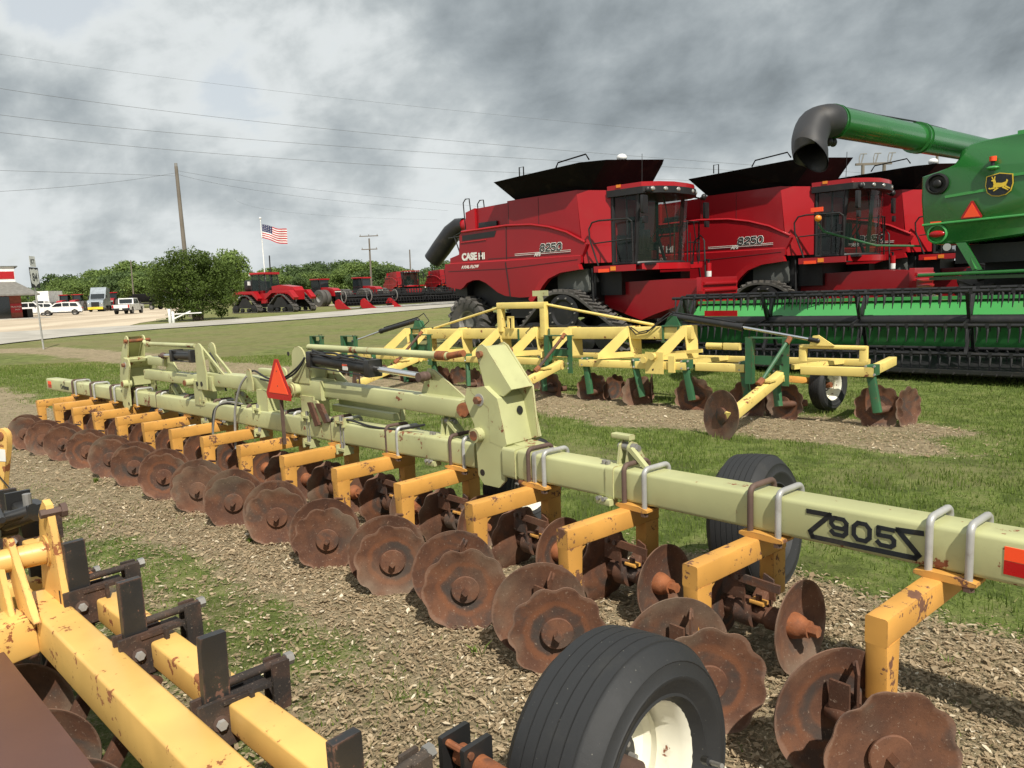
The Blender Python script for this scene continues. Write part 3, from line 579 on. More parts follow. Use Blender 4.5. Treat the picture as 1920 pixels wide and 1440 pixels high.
        pr(ear, .505, .016, 'hinge_ear'); pr(ear[:5]+[(-.41, .78), (-.35, .76), (-.26, 1.05), (-.14, 1.09)], .70, .016, 'hinge_ear')
        m = MB(); m.cyl((f(-.11), .47, 1.325+zoff), (f(-.11), .78, 1.325+zoff), .022, 0, 16); m.build('hinge_pin', 'rust_orange', T)
        m = MB(); m.cyl((f(-.11), .40, .80+zoff), (f(-.11), .50, .80+zoff), .048, 1, 20); m.cyl((f(-.11), .395, .80+zoff), (f(-.11), .42, .80+zoff), .033, 0, 16); m.cyl((f(-.12), .42, 1.03+zoff), (f(-.12), .50, 1.03+zoff), .026, 0, 6); m.cyl((f(-.12), .452, 1.03+zoff), (f(-.12), .456, 1.03+zoff), .042, 2, 18); m.build('hinge_pin', ['rust_orange', 'bar_green', 'galv'], T)
        m = MB(); m.cyl((f(-.12), .4545, .545+zoff), (f(-.12), .457, .545+zoff), .022, 0, 16)
        if mir > 0:
            c = np.array([f(-.311), .63, .955+zoff]); nrm = unit((.973, 0, .235)); m.lathe([(.028, 0), (.001, .0015)], c+nrm*.006, nrm, n=20)
        m.build('drain_hole', 'black_plain', T)
    hinge(1, -.17, 0); hinge(-1, 5.93, -.055)
    # upper linkage beams
    m = MB(); m.beam(L(0, .62, .925), L(1.95, .64, .945), .13, .13, 0, .012); m.build('fold_arm', 'bar_green', T)
    m = MB(); m.beam(L(4.35, .62, .875), L(5.75, .62, .865), .12, .12, 0, .012); m.build('fold_arm', 'bar_green', T)
    m = MB(); m.beam(L(2.3, .62, .93), L(4.1, .64, .90), .14, .14, 0, .014); m.beam(L(1.75, .62, .935), L(2.38, .62, .935), .165, .17, 0, .012); m.beam(L(3.85, .62, .865), L(4.45, .62, .865), .155, .16, 0, .012)
    m.cyl(L(2.12, .46, .93), L(2.12, .56, .93), .055, 0, 20); m.cyl(L(2.12, .475, .93), L(2.12, .485, .93), .07, 0, 20); m.cyl(L(4.3, .45, .86), L(4.3, .56, .86), .04, 0, 20); m.build('centre_frame', 'bar_green', T)
    m = MB(); m.cyl(L(2.12, .452, .93), L(2.12, .47, .93), .036, 0, 16); m.cyl(L(4.3, .44, .86), L(4.3, .47, .86), .03, 0, 16); m.cyl(L(-.02, .55, .925), L(.03, .70, .925), .05, 0, 14); m.build('pivot_pin', 'rust_orange', T)
    m = MB()
    for u in (1.95, 2.75, 4.15): m.beam(L(u, .60, .62), L(u, .60, .88), .20, .16, 0, 0, up=(0, 1, 0))
    m.prism([(-1.75, .86), (-1.60, .70), (-1.72, .68), (-1.82, .86)], (0, .50, 0), XA, ZA, .02); m.beam(L(1.0, .76, .75), L(1.85, .74, .76), .07, .06, 0, .01); m.beam(L(1.0, .82, .76), L(1.85, .80, .78), .05, .10, 0, .01); m.build('pedestal', 'bar_green', T)
    m = MB(); m.prism([(-1.80, .84), (-1.70, .66), (-1.76, .64), (-1.86, .84)], (0, .48, 0), XA, ZA, .03); m.prism([(-1.66, .84), (-1.56, .70), (-1.62, .68), (-1.74, .84)], (0, .485, 0), XA, ZA, .03); m.build('pivot_strap', 'disc_rust_dark', T)
    # masts
    def mast(uc, wd, z0, z1, vs, nm='mast_plate'):
        for v in vs:
            pts = [(-(uc)-wd*.55, z0), (-(uc)+wd*.55, z0), (-(uc)+wd*.62, z0+(z1-z0)*.35)]+[(-(uc)-wd*.05+wd*.42*math.cos(R_(a)), z1-wd*.42+wd*.42*math.sin(R_(a))) for a in range(-10, 191, 25)]+[(-(uc)-wd*.5, z0+(z1-z0)*.4)]
            m = MB(); m.prism(pts, (0, v, 0), XA, ZA, .018); m.build(nm, 'bar_green', T)
    mast(2.05, .26, .99, 1.31, (.54, .70)); mast(4.02, .20, .80, 1.29, (.52, .66)); mast(2.98, .10, .86, 1.07, (.53,), 'lug'); mast(2.45, .14, .99, 1.10, (.60, .70), 'lug')
    m = MB(); m.prism([(-2.35, .98), (-1.62, .98), (-1.95, 1.22)], (0, .74, 0), XA, ZA, .016); m.beam(L(2.6, .66, 1.03), L(3.0, .66, 1.03), .05, .07, 0, .01); m.beam(L(4.1, .58, 1.24), L(3.62, .58, .96), .02, .03); m.beam(L(4.1, .66, 1.24), L(3.62, .66, .96), .02, .03); m.build('gusset', 'bar_green', T)
    m = MB(); m.cyl(L(4.02, .515, .86), L(4.02, .507, .86), .026, 0, 14); m.cyl(L(4.13, .51, .855), L(4.13, .507, .855), .026, 0, 14); m.cyl(L(2.22, .53, 1.24), L(2.22, .528, 1.24), .02, 0, 12); m.build('drain_hole', 'black_plain', T)
    # fold struts (tubes with rusty clevis ends)
    for a, b, e0, e1 in ((.18, 2.02, .02, .22), (5.75, 4.35, 5.8, 4.12)):
        zz = 1.285 if a < 1 else 1.235; m = MB(); m.cyl(L(a, .62, zz), L(b, .62, zz+.012), .028 if a < 1 else .025, 0, 16); m.build('strut', 'bar_green', T)
        m = MB(); m.cyl(L(e0, .62, 1.31 if a < 1 else 1.26), L(a, .62, zz), .024, 0, 14); m.cyl(L(a+(.02 if a < 1 else -.02), .62, zz), L(a+(.12 if a < 1 else -.1), .62, zz), .034, 0, 14); m.build('clevis', 'rust_orange' if a < 1 else 'bar_green', T)
    def cylinder(a, b, c, r, nm='hydraulic_cylinder', rr=.022):
        a, b, c = map(np.asarray, (a, b, c)); d = unit(b-a); m = MB(); m.cyl(a, b, r, 0, 22)
        for q in (a, b): m.beam(q-d*.03, q+d*.03, r*2.45, r*2.45, 0, .008)
        for sy in (-1, 1):
            for sz in (-1, 1): m.cyl(a+YA*sy*r*1.05+ZA*sz*r*1.05, b+YA*sy*r*1.05+ZA*sz*r*1.05, .006, 0, 6)
        m.beam(a-d*.10, a, .05, .05, 0, .01); h = m.build(nm, 'black_paint', T); s = MB(); s.cyl(b, c, rr, 0, 16); s.build('rod', 'chrome', h)
        s = MB(); s.ball(c, .038, 0, 8); s.cyl(c-YA*.05, c+YA*.05, .018, 0, 10); s.build('clevis', 'old_bolt', h); return h
    h = cylinder(L(1.84, .56, 1.205), L(1.02, .57, 1.165), L(.42, .585, 1.13), .055, rr=.024)
    m = MB(); q = L(1.32, .57-.0565, 1.165); m.box(q, (.07, .004, .05), 0); m.build('warning_label', 'decal_white', h)
    m = MB(); m.box(L(1.32, .511, 1.181), (.07, .003, .014), 0); m.build('warning_label', 'orange_reflector', h)
    cylinder(L(4.22, .56, 1.145), L(4.72, .56, 1.135), L(5.15, .58, 1.115), .055, rr=.02)
    m = MB(); m.prism([(-.55, .97), (-.06, .99), (-.38, 1.17), (-.46, 1.18)], (0, .66, 0), XA, ZA, .018); m.prism([(-5.25, .92), (-4.9, .92), (-5.12, 1.14), (-5.2, 1.14)], (0, .64, 0), XA, ZA, .018); m.box(L(5.45, .66, 1.03), (.5, .12, .10), 0, ch=.01); m.build('rod_bracket', 'bar_green', T)
    m = MB(); m.cyl(L(.42, .53, 1.13), L(.42, .62, 1.13), .034, 0, 18); m.build('pivot_pin', 'old_bolt', T)
    # hoses
    for i, P in enumerate(([(1.95, .52, 1.2), (2.05, .5, 1.12), (2.3, .5, 1.02), (2.6, .52, 1.0), (2.9, .55, 1.05), (3.1, .6, 1.02)], [(1.9, .5, 1.22), (2.05, .48, 1.08), (2.35, .47, .99), (2.7, .5, .99)],
                           [(1.85, .55, 1.28), (1.6, .52, 1.25), (1.4, .5, 1.24), (1.2, .52, 1.26), (1.05, .55, 1.22)], [(1.85, .53, 1.26), (1.55, .56, 1.265), (1.35, .5, 1.25), (1.15, .5, 1.23)],
                           [(2.98, .5, 1.0), (3.05, .46, .9), (3.1, .42, .7), (3.1, .40, .5), (3.08, .38, .3)], [(3.1, .5, .72), (3.25, .42, .74), (3.38, .36, .68), (3.42, .33, .5), (3.42, .32, .4)], [(3.15, .5, .70), (3.3, .40, .72), (3.45, .36, .64), (3.47, .34, .42)],
                           [(3.02, .66, .92), (3.0, .7, .8), (2.98, .6, .72)], [(1.55, .5, .72), (1.3, .52, .73), (1.0, .5, .715), (.7, .52, .72), (.4, .55, .78)], [(4.0, .62, 1.18), (3.8, .6, 1.05), (3.65, .6, .8)])):
        m = MB(); Pp = [L(*q) for q in P]; Q = []
        for j in range(len(Pp)-1):                             # Catmull-Rom smoothing
            p0, p1, p2, p3 = Pp[max(j-1, 0)], Pp[j], Pp[j+1], Pp[min(j+2, len(Pp)-1)]
            for s in np.linspace(0, 1, 6, endpoint=False): Q.append(.5*((2*p1)+(-p0+p2)*s+(2*p0-5*p1+4*p2-p3)*s*s+(-p0+3*p1-3*p2+p3)*s**3))
        Q.append(Pp[-1]); m.tube(Q, .0095 if i != 4 else .012, 0, 8); m.build('hose', 'rubber' if i not in (4, 5) else 'steel', T)
    # slow moving vehicle triangle on its post
    m = MB(); m.box(L(2.17, .40, .68), (.012, .03, .46), 0); sg = m.build('sign_post', 'old_bolt', T)
    c = np.array([-2.16, .375, .855]); m = MB(); m.prism([(-.20, .0), (.20, .0), (.215, .05), (.03, .355), (-.03, .355), (-.215, .05)], c, XA, ZA, .004); s_ = m.build('slow_vehicle_triangle', 'red_reflector', T)
    m = MB(); m.prism([(-.165, .055), (.165, .055), (.0, .325)], c-YA*.0035, XA, ZA, .003); m.build('triangle_centre', 'orange_reflector', s_)
    m = MB(); m.cyl(c+[0, -.007, .12], c+[0, -.004, .12], .006, 0, 8); m.cyl(c+[0, -.007, .25], c+[0, -.004, .25], .006, 0, 8); m.build('bolt', 'old_bolt', s_)
main_implement()
# ------------------------------------------------------------------ near yellow implement at lower left
def near_implement():
    rz = R_(136.05-180); X = np.array([math.cos(rz), math.sin(rz)]); Yv = np.array([-math.sin(rz), math.cos(rz)])
    u0, v0 = 2.4, .80; O = -X*u0+Yv*v0
    T = thing('shank_toolbar', 'close yellow twin beam implement with black upright shanks and rusty clamps', 'farm implement', (O[0], O[1], 0), rz)
    L = lambda u, v, z: np.array([u0-u, v-v0, z])
    m = MB(); m.beam(L(.3, .70, .515), L(3.42, .72, .525), .118, .16, 0, .012, seg=3); m.build('main_beam', 'near_yellow', T)
    m = MB(); m.beam(L(.3, .895, .55), L(5.2, .915, .555), .095, .095, 0, .010, seg=3); m.build('rear_beam', 'near_yellow', T)
    for u in (2.12, 2.72, 1.45):
        m = MB(); m.prism([(0, 0), (.16, 0), (.16, .12), (.0, .02)], L(u, .755, .50), YA, -XA, .012); m.build('tie_plate', 'near_yellow', T)
    m = MB(); m.beam(L(3.25, .64, .52), L(3.05, -.3, .50), .17, .15, 0, .012); m.beam(L(3.75, .80, .50), L(3.6, -.2, .55), .12, .12, 0, .012); m.build('cross_beam', 'near_yellow', T)
    def lug(v, poly, th=.022): m = MB(); m.prism(poly, L(3.3, v, 0), XA, ZA, th); m.build('pivot_lug', 'near_yellow', T)
    lug(.765, [(.16, .595), (-.14, .595), (-.06, .93), (.02, 1.0), (.06, .985)], .026); lug(.645, [(.22, .595), (.0, .595), (-.12, .80), (-.10, .855), (-.04, .86)], .024); lug(.60, [(.10, .52), (-.10, .55), (-.16, .80), (-.12, .85), (-.06, .85)], .02)
    m = MB(); m.cyl(L(3.44, .35, .76), L(3.36, .60, .775), .036, 0, 22); m.cyl(L(3.36, .60, .775), L(3.31, .76, .785), .046, 0, 22); m.cyl(L(3.31, .745, .79), L(3.31, .80, .79), .062, 0, 22); m.build('pivot_tube', 'near_yellow', T)
    m = MB(); m.cyl(L(3.24, .73, .955), L(3.24, .80, .955), .018, 0, 6); m.cyl(L(3.24, .80, .955), L(3.24, .82, .955), .028, 0, 8); m.build('pivot_bolt', 'old_bolt', T)
    m = MB(); m.box(L(3.52, .76, .88), (.12, .10, .13), 0, ch=.015); m.cyl(L(3.46, .66, .90), L(3.36, .74, .94), .036, 0, 14); m.cyl(L(3.50, .70, .88), L(3.5, .64, .88), .05, 0, 18); m.tube([L(3.48, .66, .89), L(3.44, .62, .90), L(3.40, .64, .93), L(3.36, .72, .95)], .022, 0, 12)
    m.cyl(L(3.45, .74, .93), L(3.45, .74, 1.0), .016, 1, 10); m.cyl(L(3.57, .70, .91), L(3.57, .68, .91), .012, 0, 6); m.box(L(3.60, .74, .95), (.02, .09, .07), 0); m.cyl(L(3.6, .66, .95), L(3.3, .62, .95), .012, 0, 8); m.build('hydraulic_valve', ['black_paint', 'steel'], T)
    m = MB(); m.box(L(3.545, .69, .845), (.03, .006, .03), 0); m.build('tag', 'decal_white', T)
    # shank assemblies
    def shank():
        m = MB(); m.box((0, -.025, .55), (.028, .074, .52), 0, ch=.002); U = m.build('shank', 'shank_black', T)
        m = MB()
        for x in (-.025, .025): m.box((x, -.01, .55), (.014, .155, .145), 0, ch=.003)
        m.box((0, .055, .610), (.075, .15, .012), 0, ch=.002); m.box((.03, .06, .585), (.05, .012, .07), 0, ch=.002)
        for x in (-.025, .025): m.box((x, .165, .59), (.012, .055, .15), 0, ch=.003)
        m.cyl((0, -.03, .650), (0, .21, .650), .0135, 0, 12); m.cyl((0, -.02, .47), (0, .19, .47), .011, 0, 10); m.build('clamp', 'clamp_rust', U)
        m = MB(); m.cyl((.032, -.03, .555), (.05, -.03, .555), .015, 0, 6); m.cyl((.031, -.03, .555), (.036, -.03, .555), .023, 1, 16); m.build('bolt', ['galv', 'old_bolt'], U)
        m = MB(); m.cyl((0, .195, .650), (0, .218, .650), .020, 0, 6); m.build('nut', 'steel', U); return U
    S = shank()
    for i, (u, z) in enumerate(((2.03, 0), (2.60, .02), (3.17, .04), (1.33, -.01), (4.27, .06), (.75, 0), (3.75, -.14))):
        U = S if i == 0 else dup(S, T); U.location = L(u, .845, z-.004); U.rotation_euler = (random.uniform(-.02, .02), random.uniform(-.02, .02), random.uniform(-.05, .05))
    # deck plate and the discs hidden below it
    m = MB(); m.beam(L(.2, .12, .50), L(3.12, .14, .51), .80, .012, 0, .002); m.build('deck_plate', 'brown_deck', T)
    for u, v in ((2.95, .62), (2.55, .60), (2.15, .58), (1.7, .6), (3.4, .66), (3.9, .8)):
        disc(T, 'coulter_disc', L(u, v, .17), unit((.8, -.6, 0)), .17, 'disc_rust_dark', scal=0)
        m = MB(); m.beam(L(u, v+.05, .2), L(u-.02, .84, .50), .03, .06, 0, .004); m.build('coulter_arm', 'disc_rust_dark', T)
    # upright lug at the left edge of the frame with a white sticker
    q = aty(12, 830, 3.95); c = np.array([(q[0]-O[0])*X[0]+(q[1]-O[1])*X[1], (q[0]-O[0])*Yv[0]+(q[1]-O[1])*Yv[1], q[2]])
    m = MB(); m.prism([(-.16, -.30), (-.06, -.30), (.02, -.02)]+[(-.015+.045*math.cos(R_(a)), .035+.045*math.sin(R_(a))) for a in range(0, 181, 30)]+[(-.12, .0)], c, unit((.9, .44, 0)), ZA, .03); g_ = m.build('hitch_lug', 'near_yellow', T)
    m = MB(); nn = unit(np.cross(unit((.9, .44, 0)), ZA)); d_ = unit((.9, .44, 0)); m.prism([(-.06, -.10), (.0, -.10), (.005, -.035), (-.06, -.03)], c+nn*.0165, d_, ZA, .002); m.build('sticker', 'clean_white', g_)
    m = MB(); m.cyl(c+nn*.014+d_*(-.015)+ZA*.04, c+nn*.022+d_*(-.015)+ZA*.04, .022, 0, 16); m.build('bushing', 'rust_orange', g_)
    m = MB(); m.beam(c+d_*-.11-ZA*.30, c+d_*-.2-ZA*.62, .08, .12, 0, .01); m.build('hitch_arm', 'near_yellow', T)
    m = MB(); m.cyl(c+d_*-.07-ZA*.17+nn*.02, c+d_*.10-ZA*.29+nn*.05, .004, 0, 6); m.build('cable', 'black_plain', T); m = MB(); m.ball(c+d_*-.02-ZA*.38, (.05, .05, .035), 0, 8); m.build('rubber_bumper', 'rubber', T)
near_implement()
def gauge_wheel():
    rz = R_(136.05-180); X = np.array([math.cos(rz), math.sin(rz)]); Yv = np.array([-math.sin(rz), math.cos(rz)]); u0, v0 = 1.18, 1.62; O = -X*u0+Yv*v0
    T = thing('gauge_wheel_assembly', 'big foreground ribbed black tyre on a cream rim with rusty axle tube', 'wheel', (O[0], O[1], 0), rz)
    wheel(T, (0, 0, .365), unit((.985, .0, .06)), .385, .30, .21, ribs=5, name='tyre', hub='old_bolt')
    L = lambda u, v, z: np.array([u0-u, v-v0, z])
    m = MB(); m.cyl(L(1.40, 1.20, .53), L(.70, 1.22, .50), .028, 0, 20); m.cyl(L(1.22, 1.205, .525), L(1.02, 1.21, .515), .034, 0, 20); m.box(L(.98, 1.21, .54), (.03, .07, .05), 0, ch=.004); m.beam(L(.72, 1.22, .5), L(.80, 1.62, .345), .05, .05, 0, .01); m.build('axle_tube', 'rust_orange', T)
    m = MB()
    for u in (1.42, 1.335): m.box(L(u, 1.20, .53), (.016, .10, .12), 0, ch=.006)
    m.cyl(L(1.43, 1.17, .57), L(1.32, 1.17, .57), .01, 1, 8); m.cyl(L(1.43, 1.23, .49), L(1.32, 1.23, .49), .01, 1, 8); m.build('clamp', ['black_paint', 'rust_orange'], T)
    m = MB(); m.cyl(L(.98, 1.76, .40), L(.93, 1.74, .42), .007, 1, 8); m.cyl(L(1.0, 1.765, .395), L(.975, 1.755, .405), .013, 0, 8); m.build('valve', ['black_plain', 'steel'], T)
gauge_wheel()
# ------------------------------------------------------------------ yellow and green row implement
def row_implement():
    rz = math.atan2(-.667, .745); T = thing('row_disc_implement', 'pale yellow framed implement with green shanks, triangular gussets and discs', 'farm implement', (4.4, 9.0, 0), rz)
    L = lambda u, v, z: np.array([-u, v, z]); zf = lambda u: .555-.012*u
    m = MB()
    for a, b in ((-.02, .86), (1.62, 2.35), (2.5, 4.4), (4.9, 7.2), (7.2, 9.6), (9.75, 11.9)): m.beam(L(a, 0, zf(a)), L(b, 0, zf(b)), .11, .11, 0, .008)
    m.build('front_beam', 'pale_yellow', T)
    m = MB(); m.beam(L(.3, .9, .57), L(11.8, .9, .45), .09, .09, 0, .006); m.beam(L(.03, -.055, .56), L(.03, .95, .60), .10, .11, 0, .006); m.beam(L(1.0, .05, .57), L(.62, .9, .58), .06, .06); m.beam(L(2.6, .05, .56), L(2.3, .9, .57), .06, .06); m.build('rear_beam', 'pale_yellow', T)
    m = MB(); m.beam(L(2.62, .42, .98), L(8.9, .42, .88), .17, .19, 0, .012); m.build('upper_beam', 'pale_yellow', T)
    for u in (2.62, 3.6, 4.75, 5.5, 6.35, 7.35, 8.35, 8.95):
        dz = -.014*(u-2.6); q = L(u, .46, dz); gd = unit((.55, .83, 0)); P = [(-.70, .60), (-.70, .67), (-.20, 1.09), (.03, 1.09), (.05, .60)]; H = [(-.42, .69), (-.17, .93), (-.14, .69)]
        m = MB(); a, b, c, d, e = [np.array(x) for x in P]; h1, h2, h3 = [np.array(x) for x in H]
        for poly in ([a, b, c, h2, h1], [c, d, e, h3, h2], [a, h1, h3, e]): m.prism([tuple(x) for x in poly], q, gd, ZA, .022)
        m.build('gusset', 'pale_yellow', T)
    m = MB(); m.beam(L(6.42, .35, .96), L(6.42, .35, 1.44), .11, .11, 0, .01, up=(0, 1, 0)); m.beam(L(5.42, .35, .88), L(5.42, .35, 1.44), .11, .11, 0, .01, up=(0, 1, 0)); m.beam(L(6.47, .35, 1.425), L(5.37, .35, 1.425), .12, .11, 0, .012); m.build('mast', 'pale_yellow', T)
    m = MB(); m.cyl(L(5.36, .38, 1.43), L(3.3, .42, 1.09), .022, 0, 10); m.build('brace_rod', 'pale_yellow', T); m = MB(); m.cyl(L(6.46, .38, 1.40), L(8.3, .42, 1.0), .022, 0, 10); m.build('brace_rod', 'pale_yellow', T)
    m = MB(); m.box(L(6.2, .3, 1.12), (.04, .04, .2)); m.box(L(6.1, .3, 1.12), (.04, .04, .2)); m.box(L(6.15, .3, 1.22), (.14, .04, .03)); m.build('bracket', 'pale_yellow', T)
    # channel brackets
    for u, z1, w_ in ((1.27, .97, .42), (4.75, .95, .40), (8.1, .92, .40), (10.4, .86, .36), (11.6, .84, .3)):
        g = MB()
        for s in (-1, 1):
            c = L(u+s*w_/2, -.09, 0); g.box(c+[0, 0, (z1+.34)/2], (.015, .11, z1-.34)); g.box(c+[s*-.04, -.05, (z1+.34)/2], (.095, .012, z1-.34))
        g.box(L(u, -.09, z1-.01), (w_+.10, .11, .015)); g.box(L(u, -.05, .66), (w_, .02, .12)); B = g.build('channel_bracket', 'shank_green', T)
        h = MB()
        for z in (.42, .5, .62, .74, .86): h.cyl(L(u-w_/2-.0, -.155, z), L(u-w_/2, -.143, z), .014, 0 if z < .6 else 1, 8); h.cyl(L(u-w_/2-.012, -.09, z), L(u-w_/2+.012, -.09, z), .01, 1, 8)
        h.build('bolt', ['galv', 'black_plain'], B)
    # forward arms with a large coulter
    for u in (1.1, 4.75, 8.2):
        m = MB(); m.beam(L(u, -.06, .48), L(u+.02, -1.55, .14), .12, .12, 0, .01); m.box(L(u, -.5, .45), (.14, .2, .02), 0); m.cyl(L(u-.07, -.12, .44), L(u+.07, -.12, .44), .05, 0, 14); A = m.build('coulter_arm', 'pale_yellow', T)
        disc(T, 'coulter_disc', L(u+.14, -1.5, .14), unit((-.40, -.91, .12)), .31, 'disc_rust', scal=0, dish=.02); m = MB(); m.lathe([(.10, -.03), (.10, .02), (.06, .03), (.001, .04)], L(u+.14, -1.5, .14), unit((-.46, -.88, 0)), n=20); m.build('hub', 'disc_rust_dark', A)
        m = MB(); m.cyl(L(u+.03, -.62, .46), L(u-.10, -.14, .92), .025, 0, 10); m.cyl(L(u+.05, -.68, .42), L(u+.03, -.6, .48), .04, 1, 8); m.cyl(L(u-.10, -.16, .90), L(u-.12, -.10, .97), .035, 1, 8); m.build('turnbuckle', ['shank_green' if u < 4 else 'disc_rust_dark', 'rust_orange'], A)
    # shanks with discs
    proto = None
    for i, u in enumerate((0, 1.2, 1.66, 2.50, 3.36, 4.3, 5.2, 6.1, 7.0, 7.9, 8.8, 9.7, 10.6, 11.5)):
        if proto is None:
            m = MB(); m.beam((-.03, .0, .62), (.07, -.02, .06), .095, .07, 0, .008, up=(0, 1, 0)); m.box((0, .02, .58), (.11, .16, .13), 0, ch=.006); proto = m.build('disc_unit', 'shank_green', T)
            b = MB()
            for x in (-.05, .05):
                for z in (.53, .63): b.cyl((x, -.075, z), (x, -.055, z), .014, 0, 8)
            b.build('bolt', 'galv', proto)
            disc(proto, 'scalloped_disc', (.02, .15, .10), unit((.28, -.95, .05)), .285, 'disc_rust', dish=.05, dep=.11)
            disc(proto, 'scalloped_disc', (.26, .34, .09), unit((.96, -.25, 0)), .265, 'disc_rust_dark', dish=.05, dep=.11)
            m = MB(); m.cyl((.05, .0, .08), (.20, .33, .09), .045, 0, 14); m.lathe([(.085, 0), (.085, .03), (.05, .04), (.001, .05)], (.03, .11, .10), unit((.28, -.95, 0)), n=18); m.build('hub', 'disc_rust_dark', proto); U = proto
        else: U = dup(proto, T)
        if i in (1, 3, 6, 10):
            for c_ in [c_ for c_ in U.children if c_.name.startswith('scalloped')][1:]: bpy.data.objects.remove(c_)
        U.location = L(u, .02, -.012*u); U.rotation_euler = (0, random.uniform(-.05, .05), (0, R_(-25), R_(8), 0, R_(50), 0, R_(-30))[i % 7]+random.uniform(-.12, .12))
    for u in (2.3, 3.05, 4.0, 5.8): # yellow hinge plates
        pass
    m = MB(); m.box(L(3.0, -.08, .56), (.30, .02, .32), 0); m.box(L(2.72, -.06, .55), (.10, .04, .24), 0); m.cyl(L(3.0, -.16, .66), L(3.0, -.08, .66), .05, 0, 18); m.cyl(L(3.18, -.10, .60), L(3.18, -.04, .60), .05, 0, 14); m.build('hinge_plate', 'pale_yellow', T)
    m = MB(); m.cyl(L(3.02, -.092, .46), L(3.02, -.089, .46), .015, 0, 12); m.build('drain_hole', 'black_plain', T)
    m = MB(); m.cyl(L(2.45, .5, .78), L(2.2, .5, .78), .05, 0, 16); m.box(L(2.05, .5, .78), (.24, .1, .1), 0, ch=.01); m.beam(L(3.6, .35, .6), L(2.45, .35, .72), .05, .05); m.build('hinge_block', 'pale_yellow', T)
    # wheel and its carrier at the right
    wheel(T, L(.85, .95, .235), unit((.97, -.2, 0)), .36, .22, .2, ribs=5); m = MB(); m.beam(L(1.35, .2, .40), L(.95, .9, .28), .07, .09, 0, .008); m.build('wheel_arm', 'arm_orange', T)
    m = MB()
    for p, q in (((1.05, .55, .60), (1.05, .55, .82)), ((.27, .55, .62), (.27, .55, .82))): m.beam(L(*p), L(*q), .10, .07, 0, .01, up=(0, 1, 0))
    m.beam(L(1.08, .55, .80), L(.24, .55, .80), .09, .05, 0, .012); m.prism([(-.95, .82), (-.62, .82), (-.83, .96), (-.90, .95)], (0, .5, 0), XA, ZA, .03); m.build('wheel_bracket', 'pale_yellow', T)
    for a, b, c in (((2.98, .42, 1.225), (1.86, .44, 1.06), (.84, .5, .885)), ((8.78, .42, 1.16), (10.0, .42, .92), (11.0, .42, .68))):
        a, b, c = L(*a), L(*b), L(*c); m = MB(); m.cyl(a, b, .048, 0, 18); m.cyl(b-unit(b-a)*.05, b, .055, 0, 18); m.cyl(a+ZA*.06, a+(b-a)*.9+ZA*.06, .010, 0, 8); m.ball(a, .045, 0, 6); h = m.build('hydraulic_cylinder', 'black_paint', T)
        m = MB(); m.cyl(b, c, .021, 0, 14); m.build('rod', 'chrome', h); m = MB(); m.cyl(c-unit(c-b)*.12, c, .035, 0, 12); m.ball(c, .04, 0, 6); m.build('clevis', 'black_paint', h)
    for u in (2.95, 8.75):
        z_ = 1.08 if u < 4 else 1.0; m = MB(); m.prism([(-.13, 0), (.13, 0), (.07, .14), (-.05, .16)], L(u, .42, z_), XA, ZA, .12); m.box(L(u, .42, z_), (.30, .24, .02)); m.box(L(u, .42, z_-.24), (.30, .24, .02)); m.box(L(u-.13, .32, z_-.11), (.025, .03, .22)); m.box(L(u+.13, .32, z_-.11), (.025, .03, .22)); m.build('cylinder_mount', 'shank_green', T)
    for u in (3.75, 5.3, 6.0): m = MB(); m.box(L(u, .42, .95-.02*(u-3)), (.03, .20, .24)); m.build('clamp_strap', 'shank_green', T)
    for P in ([(2.98, .36, 1.28), (3.1, .33, 1.2), (3.3, .3, 1.02), (3.5, .3, .98), (3.65, .32, 1.06)], [(2.9, .35, 1.28), (3.08, .3, 1.16), (3.35, .28, .98), (3.55, .3, .95), (3.7, .32, 1.08)], [(3.7, .42, 1.09), (4.4, .42, 1.055), (5.0, .42, 1.07), (7, .42, 1.03), (8.6, .42, 1.0)], [(8.7, .36, 1.22), (8.5, .34, 1.3), (8.35, .34, 1.15), (8.6, .34, 1.0), (8.9, .36, .98)], [(5.6, .3, 1.1), (5.8, .3, .95), (5.6, .25, .7)]):
        m = MB(); m.tube([L(*q) for q in P], .010, 0, 8); m.build('hose', 'black_plain', T, smooth=60)
    m = MB(); m.box(L(5.98, .95, 1.62), (.36, .02, .10), 0); m.box(L(5.98, .95, 1.5), (.12, .02, .14), 0); lb = m.build('nameplate', 'bar_green', T)
row_implement()
